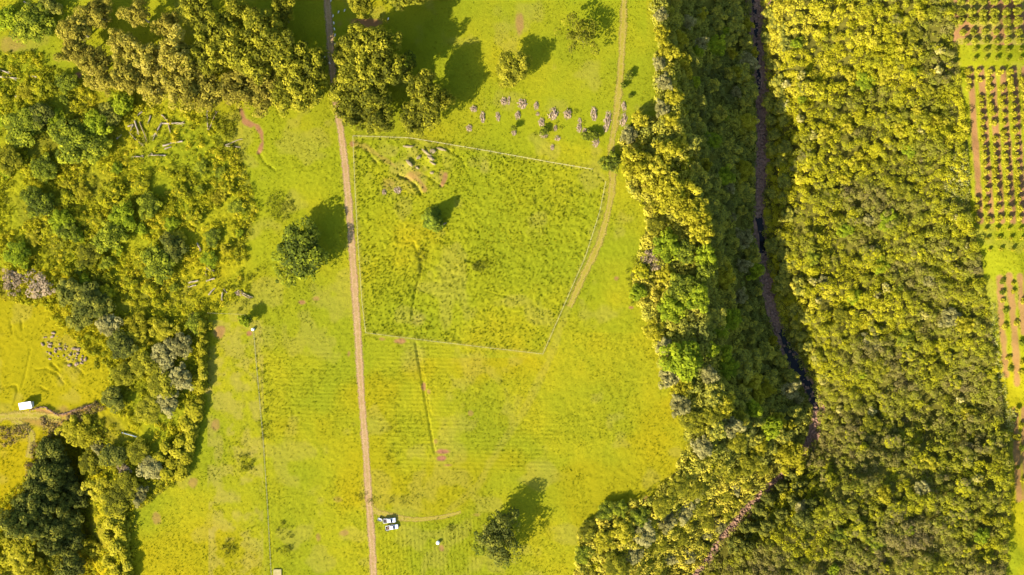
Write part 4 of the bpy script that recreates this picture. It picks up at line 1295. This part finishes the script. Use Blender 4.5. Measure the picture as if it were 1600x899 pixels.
def zl(s, ox, oy, L):
    return [(ox + a / s, oy + b / s, ox + c / s, oy + d / s) for a, b, c, d in L]


LA = zl(6.42, 170, 150, [(190, 305, 245, 290), (245, 290, 215, 370), (260, 250, 300, 390), (310, 260, 385, 470), (335, 160, 285, 200), (530, 270, 440, 450), (215, 375, 350, 510), (420, 200, 390, 280),
                         (530, 190, 600, 250), (540, 275, 760, 275), (600, 280, 615, 370), (540, 500, 640, 470), (560, 535, 630, 510), (740, 455, 640, 470), (235, 612, 350, 605), (570, 597, 390, 590), (80, 430, 125, 390)])
LB = zl(6.42, 280, 380, [(180, 0, 215, 80), (325, 155, 290, 190), (280, 225, 350, 285), (275, 250, 340, 295), (265, 285, 270, 330), (190, 375, 90, 400), (170, 420, 90, 440), (355, 355, 270, 385),
                         (295, 520, 360, 450), (435, 485, 430, 580), (630, 510, 720, 560), (640, 500, 740, 545), (450, 460, 480, 500)])
LC = zl(5.62, 0, 0, [(0, 615, 110, 650), (0, 675, 170, 690), (260, 665, 385, 695), (135, 850, 235, 820), (170, 840, 280, 865), (210, 15, 260, 40), (870, 140, 930, 190)])
LD = [(325, 203, 323, 172), (326, 203, 340, 174), (352, 227, 378, 217), (353, 228, 376, 231), (73, 362, 96, 363), (217, 399, 228, 401)]
for lst, lab, r in ((LA, 'clearing under the khaki belt', .33), (LB, 'clearing beside the hedge corner', .3), (LC, 'top left scrubland', .35), (LD, 'scrub between the clearings', .26)):
    lst = sorted(lst, key=lambda q: min(q[0], q[2]))
    for i, l in enumerate(lst):
        dk = (i % 4 == 3)
        log(*l, r * rnd.uniform(.8, 1.25), '%s fallen log, %s from the left in the %s' % ('brown' if dk else 'bleached', ORD[i + 1], lab), 'fallen logs in the ' + lab, dk, True, i + len(lab))


# ------------------------------------------------------------------ brush piles in the upper pasture
def pile_mesh(seed, n=70):
    q = random.Random(seed)
    bm = bmesh.new()
    for k in range(n):
        a = q.uniform(0, 6.28)
        rr_ = math.sqrt(q.random())
        x, y = rr_ * math.cos(a), rr_ * math.sin(a)
        z = 0.75 * (1 - rr_ ** 1.5) * q.random() + .06
        L = q.uniform(.25, .7)
        b = q.gauss(math.pi / 2, .9)
        d = Vector((math.cos(b), math.sin(b), q.uniform(-.35, .35))) * L
        c = Vector((x, y, z))
        t = q.uniform(.025, .07)
        tube(bm, [c - d * .5, c + d * .5 + Vector((0, 0, .03))], [t, t * .6], 4)
    for k in range(14):
        a = q.uniform(0, 6.28)
        rr_ = .75 * math.sqrt(q.random())
        g = bmesh.ops.create_icosphere(bm, subdivisions=1, radius=q.uniform(.1, .24))
        for v in g['verts']:
            v.co = Vector((v.co.x * q.uniform(.8, 1.2) + rr_ * math.cos(a), v.co.y + rr_ * math.sin(a), v.co.z * .7 + .14 + .4 * (1 - rr_) * q.random()))
    return bm_mesh('brush_pile', bm)


PM = [pile_mesh(s) for s in range(5)]
for me in PM:
    me.materials.append(M['brush'])
piles = [('top', [(787, 158, 5, 7), (795, 157, 2.5, 7), (816, 162, 7, 8), (838, 165, 4, 7), (864, 178, 7.5, 9), (887, 178, 6.5, 8.5), (928, 178, 5, 11), (949, 189, 5, 17), (975, 166, 4, 8), (974, 187, 5.5, 10)]),
         ('middle', [(740, 170, 5.5, 5.5), (754, 183, 4, 9), (778, 182, 3.4, 7.5), (809, 180, 4.5, 7), (840, 178, 3, 3), (846, 191, 5, 8), (906, 189, 3, 5), (905, 200, 4, 7)]),
         ('lowest', [(733, 200, 5, 6), (803, 207, 4, 5), (850, 211, 6, 5), (868, 200, 3, 5), (871, 216, 5, 4), (863, 230, 3.2, 5), (914, 206, 4, 6), (931, 222, 5, 8)])]
for rown, L in piles:
    for i, (u, v, a, b) in enumerate(L):
        x, y, z = [float(t) for t in ground(u, v, .3)]
        o = link('brush_pile', PM[i % 5])
        o.location = (x, y, z - .03)
        o.scale = (a * U, b * U, min(a, b) * U * rnd.uniform(.8, 1.1))
        o.rotation_euler = (0, 0, rnd.uniform(-.25, .1))
        tag(o, 'pinkish grey brush pile, %s from the left in the %s row above the paddock' % (ORD[i + 1], rown), 'brush pile', 'brush piles in the upper pasture')
# old brush heaps elsewhere
for i, (u, v, a, b, lab) in enumerate([(620, 297, 7, 6, 'round pinkish brush heap inside the paddock near its top'), (600, 300, 4, 5, 'small pale brush heap left of the round heap in the paddock'), (300, 497, 9, 7, 'brown brush heap at the corner of the cleared field'),
                                       (374, 458, 7, 5, 'pinkish root heap at the edge of the lower log clearing'), (1022, 352, 6, 6, 'pinkish brush heap beneath the yellow rim trees'), (1150, 655, 6, 5, 'pale brush heap among the trees above the stream bend')]):
    x, y, z = [float(t) for t in ground(u, v, .3)]
    o = link('brush_pile', PM[(i + 2) % 5])
    o.location = (x, y, z - .03)
    o.scale = (a * U, b * U, 1.2)
    tag(o, lab, 'brush pile')
# shrubs around the piles
for i, (u, v, r, h) in enumerate([(803, 200, 1.2, 3), (850, 205, 1.8, 2.2), (918, 212, 2.2, 3), (930, 212, 1.8, 3), (983, 118, 1.8, 2.5), (975, 134, 1.2, 2), (985, 150, 1.0, 1.6)]):
    tree('green', u, v, r, h, 'little green shrub, %s from the left among the brush piles and worn track' % ORD[sorted(range(7), key=lambda j: [803, 850, 918, 930, 983, 975, 985][j]).index(i) + 1], 'shrub', 'little shrubs near the brush piles', 'shrub')
# stone heap in the left meadow: every boulder of its own
SM = [stone_mesh('boulder', 500 + s, M['boulder']) for s in range(4)]
PR = [stone_mesh('rock', 600 + s, M['pale_rock'], 2, .6) for s in range(3)]
rs = random.Random(3)
for i in range(56):
    t = rs.random()
    u = 68 + 66 * t + rs.gauss(0, 7)
    v = 532 + 34 * t + rs.gauss(0, 8)
    x, y, z = [float(q) for q in ground(u, v, .2)]
    s = rs.uniform(.22, .8)
    o = link('boulder', SM[i % 4])
    o.location = (x, y, z + .1)
    o.scale = (s * rs.uniform(.9, 1.5), s, s * .8)
    o.rotation_euler = (0, 0, rs.uniform(0, 6.28))
    tag(o, 'pinkish boulder in the scattered stone heap on the left meadow', 'boulder', 'boulders of the left meadow heap')
for i, (u, v, a, b, rot, lab) in enumerate([(638, 229, 2.2, .8, .0, 'long pale rock at the top left of the paddock outcrop'), (640, 255, 2.0, .9, -.8, 'pale rock with a dark hollow, lower left of the outcrop'), (654, 246, 1.2, .8, .6, 'small pale rock in the middle of the outcrop'),
                                            (667, 239, 2.6, .9, -.6, 'long pale rock along the outcrop centre'), (676, 236, 1.4, 1.2, .2, 'blocky pale rock at the top of the outcrop centre'), (673, 247, 1.8, .8, -.6, 'pale rock below the outcrop centre'),
                                            (676, 255, 1.6, .7, -.5, 'lowest pale rock of the paddock outcrop'), (690, 233, 2.2, .7, -.3, 'pale rock at the right of the paddock outcrop'), (652, 262, 1.0, .6, -.7, 'little pale rock under the outcrop'), (675, 270, .9, .9, .2, 'loose pale rock below the outcrop by a shallow ditch'),
                                            (690, 352, 2.6, .5, .5, 'pale long rock beside the pointed paddock tree')]):
    x, y, z = [float(q) for q in ground(u, v, .2)]
    o = link('rock', PR[i % 3])
    o.location = (x, y, z + .1)
    o.scale = (a, b, .7)
    o.rotation_euler = (0, 0, rot)
    tag(o, lab, 'rock', 'rocks of the paddock outcrop')


# ------------------------------------------------------------------ fences
def fence(pts_px, label, step=3.0, hpost=1.25, group='paddock fences', r=0.09, wires=(.45, .8, 1.15)):
    w = W(pts_px)
    x0, y0 = w[0]
    z0 = float(Hs(x0, y0))
    root = empty('wire_fence', (x0, y0, z0))
    tag(root, label, 'fence', group)
    # resample
    P_ = [Vector((a, b, 0)) for a, b in w]
    L = [0]
    for a, b in zip(P_[:-1], P_[1:]):
        L.append(L[-1] + (b - a).length)
    n = max(2, int(L[-1] / step))
    xs = np.interp(np.linspace(0, L[-1], n + 1), L, [p.x for p in P_])
    ys = np.interp(np.linspace(0, L[-1], n + 1), L, [p.y for p in P_])
    zs = Hs(xs, ys)
    bm = bmesh.new()
    tube(bm, [(0, 0, -.3), (0, 0, hpost * .98), (0, 0, hpost)], [r, r * .95, r * .6], 7)
    pm = bm_mesh('post', bm)
    pm.materials.append(M['post'])
    for x, y, z in zip(xs, ys, zs):
        o = link('post', pm, None, root)
        o.location = (x - x0, y - y0, z - z0)
    bm = bmesh.new()
    for hh in wires:
        tube(bm, [(x - x0, y - y0, z - z0 + hh) for x, y, z in zip(xs, ys, zs)], [.022] * len(xs), 4)
    link('wire', bm_mesh('wire', bm), M['wire'], root)
    return root


fence([(552, 214), (555, 290), (560, 380), (566, 470), (572, 520)], 'post and wire fence along the road side of the paddock', 2.8)
fence([(572, 520), (660, 531), (760, 543), (848, 553)], 'post and wire fence along the lower side of the paddock', 2.8)
fence([(848, 553), (880, 480), (915, 400), (937, 330), (946, 285)], 'post and wire fence along the curved right side of the paddock', 2.8)
fence([(553, 213), (640, 216), (700, 226), (760, 236), (860, 254), (925, 265)], 'post and wire fence along the upper side of the paddock', 2.8)
fence([(397, 517), (404, 600), (412, 690), (418, 780), (425, 905)], 'long field fence running down from the white tank', 3.4, 1.2, 'field fences')
fence([(326, 489), (345, 490), (372, 491), (392, 493)], 'short field fence above the soil patch', 2.8, 1.2, 'field fences')
# gate post at the paddock's upper corner
# ------------------------------------------------------------------ white hut
x, y, z = [float(q) for q in ground(40, 634, 2.0)]
hut = empty('field_hut', (x, y, z), math.radians(9))
tag(hut, 'small white roofed hut beside the path at the left edge', 'hut')
bm = bmesh.new()
box(bm, -2.45, 2.45, -1.2, 1.2, -.4, 2.05)
link('wall', bm_mesh('wall', bm), M['wall_paint'], hut)
bm = bmesh.new()
n = 24
for k in range(n):
    xa, xb = -2.7 + 5.4 * k / n, -2.7 + 5.4 * (k + 1) / n
    dz = .03 * (k % 2)
    vsx = [bm.verts.new(c) for c in ((xa, -1.5, 2.12 + dz), (xb, -1.5, 2.12 + .03 - dz), (xb, 1.5, 2.5 + .03 - dz), (xa, 1.5, 2.5 + dz))]
    bm.faces.new(vsx)
bmesh.ops.remove_doubles(bm, verts=bm.verts, dist=.001)
bmesh.ops.solidify(bm, geom=bm.faces[:], thickness=.05)
link('roof', bm_mesh('roof', bm), M['white_sheet'], hut)
bm = bmesh.new()
box(bm, -.45, .45, -1.245, -1.203, 0, 1.95)
door = link('door', bm_mesh('door', bm), M['grey'], hut)
bm = bmesh.new()
box(bm, .3, .36, -1.30, -1.248, .95, 1.1)
link('handle', bm_mesh('handle', bm), M['dark_wood'], door)
for sx in (-1.6, 1.6):
    bm = bmesh.new()
    box(bm, sx - .4, sx + .4, -1.235, -1.203, 1.0, 1.7)
    wdw = link('window', bm_mesh('window', bm), M['black_glass'], hut)
    bm = bmesh.new()
    for a, b, c, d in ((-.46, .46, .94, 1.0), (-.46, .46, 1.7, 1.76), (-.46, -.4, 1.0, 1.7), (.4, .46, 1.0, 1.7)):
        box(bm, sx + a, sx + b, -1.255, -1.203, c, d)
    link('frame', bm_mesh('frame', bm), M['white_paint'], wdw)
# stone wall along the bank
wallp = W([(48, 641), (58, 638), (66, 635.5), (74, 637), (82, 643), (92, 648), (104, 646), (118, 641), (132, 636), (146, 632)])
rs = random.Random(9)
x0, y0 = wallp[0]
z0 = float(Hs(x0, y0))
wl = empty('stone_wall', (x0, y0, z0))
tag(wl, 'low winding dry stone wall right of the white hut', 'wall')
bm = bmesh.new()
for (ax, ay), (bx, by) in zip(wallp[:-1], wallp[1:]):
    n = max(2, int(math.hypot(bx - ax, by - ay) / .45))
    for k in range(n):
        for lay in range(2):
            t = k / n
            px, py = ax + (bx - ax) * t + rs.gauss(0, .14), ay + (by - ay) * t + rs.gauss(0, .14)
            g = bmesh.ops.create_icosphere(bm, subdivisions=1, radius=rs.uniform(.2, .4))
            zz = float(Hs(px, py)) - z0 + .12 + lay * .3
            for v in g['verts']:
                v.co = Vector((v.co.x * rs.uniform(.8, 1.2) + px - x0, v.co.y * rs.uniform(.8, 1.1) + py - y0, v.co.z * .7 + zz))
link('stones', bm_mesh('stones', bm), M['stone'], wl)


# ------------------------------------------------------------------ pickups
def lathe(prof, n=20):
    bm = bmesh.new()
    rings = [[bm.verts.new((r * math.cos(2 * math.pi * k / n), r * math.sin(2 * math.pi * k / n), z)) for k in range(n)] for r, z in prof]
    for a, b in zip(rings[:-1], rings[1:]):
        for k in range(n):
            bm.faces.new((a[k], a[(k + 1) % n], b[(k + 1) % n], b[k]))
    if prof[0][0] > 0:
        bm.faces.new(rings[0][::-1])
    bm.faces.new(rings[-1])
    return bm


def pickup(u, v, rz, label, cargo):
    x, y, z = [float(q) for q in ground(u, v, .8)]
    t = empty('pickup_truck', (x, y, z + .02), rz)
    tag(t, label, 'pickup truck', 'pickups parked in the pasture')
    # lower body with an open bed: side section extruded across, front is +x
    bm = bmesh.new()
    prof = [(-2.65, .45), (-2.68, 1.02), (-1.0, 1.02), (-1.0, 1.05), (1.0, 1.08), (2.3, 1.0), (2.62, .86), (2.68, .5), (2.3, .38), (-2.3, .38)]
    a = [bm.verts.new((px, -.9, pz)) for px, pz in prof]
    b = [bm.verts.new((px, .9, pz)) for px, pz in prof]
    bm.faces.new(a[::-1])
    bm.faces.new(b)
    for k in range(len(prof)):
        bm.faces.new((a[k], a[(k + 1) % len(prof)], b[(k + 1) % len(prof)], b[k]))
    bmesh.ops.bevel(bm, geom=[e for e in bm.edges], offset=.05, segments=2, affect='EDGES')
    link('body', bm_mesh('body', bm), M['white_paint'], t)
    # bed walls
    bm = bmesh.new()
    box(bm, -2.66, -.95, -.92, -.82, 1.0, 1.32, .02)
    box(bm, -2.66, -.95, .82, .92, 1.0, 1.32, .02)
    box(bm, -.97, -.9, -.82, .82, 1.0, 1.34, .02)
    link('bed_wall', bm_mesh('bed_wall', bm), M['white_paint'], t)
    bm = bmesh.new()
    box(bm, -2.7, -2.62, -.82, .82, 1.0, 1.31, .02)
    link('tailgate', bm_mesh('tailgate', bm), M['white_paint'], t)
    bm = bmesh.new()
    box(bm, -2.62, -.98, -.81, .81, 1.035, 1.06)
    link('bed_floor', bm_mesh('bed_floor', bm), M['bed'], t)
    # cab
    bm = bmesh.new()
    cp = [(-.88, 1.06), (-.78, 1.78), (.55, 1.80), (1.22, 1.10)]
    wid = [.86, .70, .68, .84]
    a = [bm.verts.new((px, -w_, pz)) for (px, pz), w_ in zip(cp, wid)]
    b = [bm.verts.new((px, w_, pz)) for (px, pz), w_ in zip(cp, wid)]
    bm.faces.new(a[::-1])
    bm.faces.new(b)
    for k in range(4):
        bm.faces.new((a[k], a[(k + 1) % 4], b[(k + 1) % 4], b[k]))
    bmesh.ops.bevel(bm, geom=[e for e in bm.edges], offset=.06, segments=2, affect='EDGES')
    link('cab', bm_mesh('cab', bm), M['white_paint'], t)

    def glass(name, cs):
        bm = bmesh.new()
        f = bm.faces.new([bm.verts.new(c) for c in cs])
        bmesh.ops.solidify(bm, geom=[f], thickness=.012)
        return link(name, bm_mesh(name, bm), M['black_glass'], t)
    glass('windscreen', [(.66, -.63, 1.725), (1.19, -.78, 1.17), (1.19, .78, 1.17), (.66, .63, 1.725)])
    glass('rear_window', [(-.905, -.7, 1.2), (-.83, -.62, 1.7), (-.83, .62, 1.7), (-.905, .7, 1.2)])
    for s in (-1, 1):
        glass('side_window', [(-.7, s * .845, 1.2), (-.66, s * .735, 1.7), (.42, s * .725, 1.7), (.95, s * .85, 1.2)])
        bm = bmesh.new()
        box(bm, .92, 1.05, s * 1.0 - .1, s * 1.0 + .1, 1.12, 1.3, .02)
        link('mirror', bm_mesh('mirror', bm), M['tyre'], t)
        bm = bmesh.new()
        box(bm, 2.56, 2.69, s * .68 - .16, s * .68 + .16, .68, .84, .02)
        link('headlight', bm_mesh('headlight', bm), M['lamp'], t)
        bm = bmesh.new()
        box(bm, -2.72, -2.63, s * .84 - .07, s * .84 + .07, .7, 1.0, .02)
        link('tail_light', bm_mesh('tail_light', bm), M['red_lamp'], t)
        for wx in (-1.65, 1.72):
            bm = lathe([(.22, -.13), (.37, -.13), (.40, -.08), (.40, .08), (.37, .13), (.22, .13)])
            bmesh.ops.rotate(bm, verts=bm.verts, matrix=Matrix.Rotation(math.pi / 2, 3, 'X'))
            w_ = link('wheel', bm_mesh('wheel', bm), M['tyre'], t)
            w_.location = (wx, s * .82, .40)
            bm = lathe([(.05, -.135), (.215, -.14), (.215, .14), (.05, .135)])
            bmesh.ops.rotate(bm, verts=bm.verts, matrix=Matrix.Rotation(math.pi / 2, 3, 'X'))
            link('rim', bm_mesh('rim', bm), M['rim'], w_)
    bm = bmesh.new()
    box(bm, 2.62, 2.78, -.85, .85, .42, .62, .03)
    link('front_bumper', bm_mesh('front_bumper', bm), M['grey'], t)
    bm = bmesh.new()
    box(bm, -2.82, -2.68, -.8, .8, .48, .62, .03)
    link('rear_bumper', bm_mesh('rear_bumper', bm), M['grey'], t)
    if cargo:
        bm = bmesh.new()
        q = random.Random(4)
        for k in range(9):
            cx_, cy_ = q.uniform(-2.1, -1.3), q.uniform(-.5, .5)
            g = bmesh.ops.create_icosphere(bm, subdivisions=2, radius=q.uniform(.18, .32))
            for v_ in g['verts']:
                v_.co = Vector((v_.co.x + cx_, v_.co.y + cy_, v_.co.z * .7 + 1.27))
        sk = link('sack', bm_mesh('sack', bm), M['cargo'])
        sk.location = (x, y, z + .02)
        sk.rotation_euler = (0, 0, rz)
        tag(sk, 'brown load heaped in the bed of the lower pickup', 'load')
    return t


pickup(608.5, 813.5, math.radians(4), 'upper white pickup with an empty dark bed, nearest the road bend', False)
pickup(612.5, 824, math.radians(8), 'lower white pickup with a brown load in its bed', True)
# utility trailer left of the upper pickup
x, y, z = [float(q) for q in ground(593.5, 812, .6)]
tr = empty('utility_trailer', (x, y, z + .02), math.radians(-20))
tag(tr, 'small grey utility trailer left of the upper pickup', 'trailer')
bm = bmesh.new()
box(bm, -.9, .9, -.55, .55, .5, .56)
for a in ((-.9, .9, -.6, -.55), (-.9, .9, .55, .6), (-.95, -.9, -.55, .55), (.9, .95, -.55, .55)):
    box(bm, *a, .5, .8)
link('tray', bm_mesh('tray', bm), M['grey'], tr)
bm = bmesh.new()
tube(bm, [(.92, 0, .5), (1.9, 0, .42)], [.04, .04], 6)
link('drawbar', bm_mesh('drawbar', bm), M['dark_wood'], tr)
for s in (-1, 1):
    bm = lathe([(.14, -.08), (.28, -.08), (.30, 0), (.28, .08), (.14, .08)], 16)
    bmesh.ops.rotate(bm, verts=bm.verts, matrix=Matrix.Rotation(math.pi / 2, 3, 'X'))
    w_ = link('wheel', bm_mesh('wheel', bm), M['tyre'], tr)
    w_.location = (-.1, s * .72, .30)
bm = bmesh.new()
box(bm, -.85, .85, -.1, .1, -.04, .04)
o = link('timber_plank', bm_mesh('timber_plank', bm), M['dark_wood'])
x, y, z = [float(q) for q in ground(604, 830, .2)]
o.location = (x, y, z + .16)
o.rotation_euler = (0, 0, math.radians(-24))
tag(o, 'dark timber plank lying behind the lower pickup', 'plank')
# water tanks


def tank(u, v, r, h, label):
    x, y, z = [float(q) for q in ground(u, v, h)]
    t = empty('water_tank', (x, y, z))
    tag(t, label, 'water tank')
    bm = lathe([(r * .98, -.2), (r, .05), (r, h * .8), (r * .9, h * .9), (r * .5, h * .98), (r * .2, h)], 24)
    link('tank_body', bm_mesh('tank_body', bm, True), M['white_paint'], t)
    bm = lathe([(r * .26, h * .985), (r * .26, h + .06), (r * .2, h + .09), (.01, h + .1)], 16)
    o = link('lid', bm_mesh('lid', bm), M['grey'], t)
    bm = bmesh.new()
    tube(bm, [(r * .98, 0, .2), (r + .25, 0, .2)], [.05, .05], 8)
    link('outlet', bm_mesh('outlet', bm), M['grey'], t)


tank(684, 849, .75, 1.1, 'round white water tank alone in the lower pasture')
tank(394.5, 515, .62, 1.2, 'small white water tank at the top of the long field fence')
bm = bmesh.new()
box(bm, -1.2, 1.2, -.18, .18, .3, .42)
for sx in (-1, 1):
    box(bm, sx * .95 - .06, sx * .95 + .06, -.14, .14, -.1, .3)
o = link('bench', bm_mesh('bench', bm), M['log'])
x, y, z = [float(q) for q in ground(389, 498, .3)]
o.location = (x, y, z)
tag(o, 'pale plank bench in the shade right of the small bright tree', 'bench')
bm = bmesh.new()
box(bm, -1.75, 1.75, -1.75, 1.75, -.2, .45, .04)
x, y, z = [float(q) for q in ground(432 + 1.5, 896, .3)]
o = link('concrete_platform', bm_mesh('concrete_platform', bm), M['concrete'])
o.location = (x, y, z)
tag(o, 'low pale square platform at the bottom end of the long field fence', 'platform')
bm = bmesh.new()
tube(bm, [(-3.2, .9, .2), (-1.2, .35, .3), (1.2, -.3, .3), (3.2, -1.0, .2)], [.24, .26, .26, .2], 8)
o = link('blue_beam', bm_mesh('blue_beam', bm), M['blue'])
x, y, z = [float(q) for q in ground(195, 682, 4.4)]
o.location = (x, y, z + .2)
tag(o, 'faded blue beam lying in a gap of the lower left wood', 'beam')


# ------------------------------------------------------------------ sheep and a person
def skin_mesh(name, verts, edges, radii, m, root=0, sub=2):
    me = bpy.data.meshes.new(name + '_cage')
    me.from_pydata(verts, edges, [])
    o = bpy.data.objects.new(name + '_cage', me)
    COL.objects.link(o)
    md = o.modifiers.new('s', 'SKIN')
    sv_ = me.skin_vertices[0].data
    for i, r in enumerate(radii):
        sv_[i].radius = (r, r) if not isinstance(r, tuple) else r
        sv_[i].use_root = (i == root)
    sd = o.modifiers.new('d', 'SUBSURF')
    sd.levels = sub
    sd.render_levels = sub
    dg = bpy.context.evaluated_depsgraph_get()
    out = bpy.data.meshes.new_from_object(o.evaluated_get(dg))
    out.name = name
    bpy.data.objects.remove(o)
    bpy.data.meshes.remove(me)
    for p in out.polygons:
        p.use_smooth = True
    out.materials.clear()
    out.materials.append(m)
    return out


sv = [(-.42, 0, .62), (0, 0, .64), (.36, 0, .64), (.56, 0, .80), (.70, 0, .88), (.88, 0, .80),
      (-.42, .13, .42), (-.46, .14, .22), (-.44, .14, .03), (-.42, -.13, .42), (-.46, -.14, .22), (-.44, -.14, .03),
      (.34, .12, .40), (.34, .12, .2), (.34, .12, .03), (.34, -.12, .40), (.34, -.12, .2), (.34, -.12, .03), (-.62, 0, .6), (-.68, 0, .46)]
se = [(0, 1), (1, 2), (2, 3), (3, 4), (4, 5), (0, 6), (6, 7), (7, 8), (0, 9), (9, 10), (10, 11), (2, 12), (12, 13), (13, 14), (2, 15), (15, 16), (16, 17), (0, 18), (18, 19)]
sr = [.25, .29, .25, .14, .12, .06, .10, .05, .04, .10, .05, .04, .09, .05, .04, .09, .05, .04, .06, .03]
SHEEP = skin_mesh('sheep', sv, se, sr, M['wool'], 1, 1)
shp = [(520.5, 25, 80, 'first in the file walking down the right edge of the road'), (521.5, 36, 100, 'second in the file walking down the right edge of the road'), (522.5, 45.5, 110, 'third in the file walking down the right edge of the road'), (523.5, 55, 80, 'fourth in the file walking down the right edge of the road'),
       (524, 69.5, 100, 'fifth in the file walking down the right edge of the road'), (525.5, 78.5, 110, 'sixth in the file walking down the right edge of the road'), (526, 89, 115, 'last in the file walking down the right edge of the road'),
       (529, 19, 70, 'just right of the head of the file by the road'), (538.5, 16.5, 75, 'farthest right of the file by the road'), (606.5, 29.5, 75, 'alone in the shade right of the red soil patch'), (506.5, 91, 50, 'left of the road under the trees'), (515, 98.5, 130, 'on the road where the trees close in'), (517, 1, 80, 'at the top edge beside the road')]
for u, v, a, lab in shp:
    x, y, z = [float(q) for q in ground(u, v, .5)]
    o = link('sheep', SHEEP)
    o.location = (x, y, z)
    o.rotation_euler = (0, 0, math.radians(a + (180 if a > 60 else 0)))
    o.scale = (0.95, 0.95, 0.95)
    tag(o, 'white sheep ' + lab, 'sheep', 'sheep by the shaded road')

pv = [(0, 0, .95), (0, 0, 1.2), (0, 0, 1.42), (0, 0, 1.52), (.02, 0, 1.64), (0, 0, 1.74),
      (0, .10, .88), (.02, .11, .48), (0, .12, .06), (.14, .13, .03), (0, -.10, .88), (-.02, -.11, .48), (-.06, -.12, .06), (.08, -.13, .03),
      (0, .19, 1.38), (.06, .25, 1.12), (.26, .2, 1.06), (0, -.19, 1.38), (.06, -.25, 1.12), (.26, -.2, 1.06)]
pe = [(0, 1), (1, 2), (2, 3), (3, 4), (4, 5), (0, 6), (6, 7), (7, 8), (8, 9), (0, 10), (10, 11), (11, 12), (12, 13), (2, 14), (14, 15), (15, 16), (2, 17), (17, 18), (18, 19)]
pr = [(.16, .12), (.15, .11), (.16, .11), .06, .10, .08, .09, .065, .045, .04, .09, .065, .045, .04, .06, .045, .035, .06, .045, .035]
pm = skin_mesh('person', pv, pe, pr, M['cloth'], 0, 2)
pm.materials.append(M['skin'])
for p in pm.polygons:
    c = p.center
    if c.z > 1.5 or (c.x > .17 and .95 < c.z < 1.2):
        p.material_index = 1
x, y, z = [float(q) for q in ground(597.2, 813, .9)]
per = link('person', pm)
per.location = (x, y, z)
per.rotation_euler = (0, 0, math.radians(120))
tag(per, 'person in dark clothes and pale hat standing between trailer and upper pickup', 'person')
bm = lathe([(.2, 1.72), (.21, 1.735), (.12, 1.75), (.11, 1.84), (.06, 1.87), (.01, 1.875)], 18)
link('hat', bm_mesh('hat', bm), M['hat'], per)
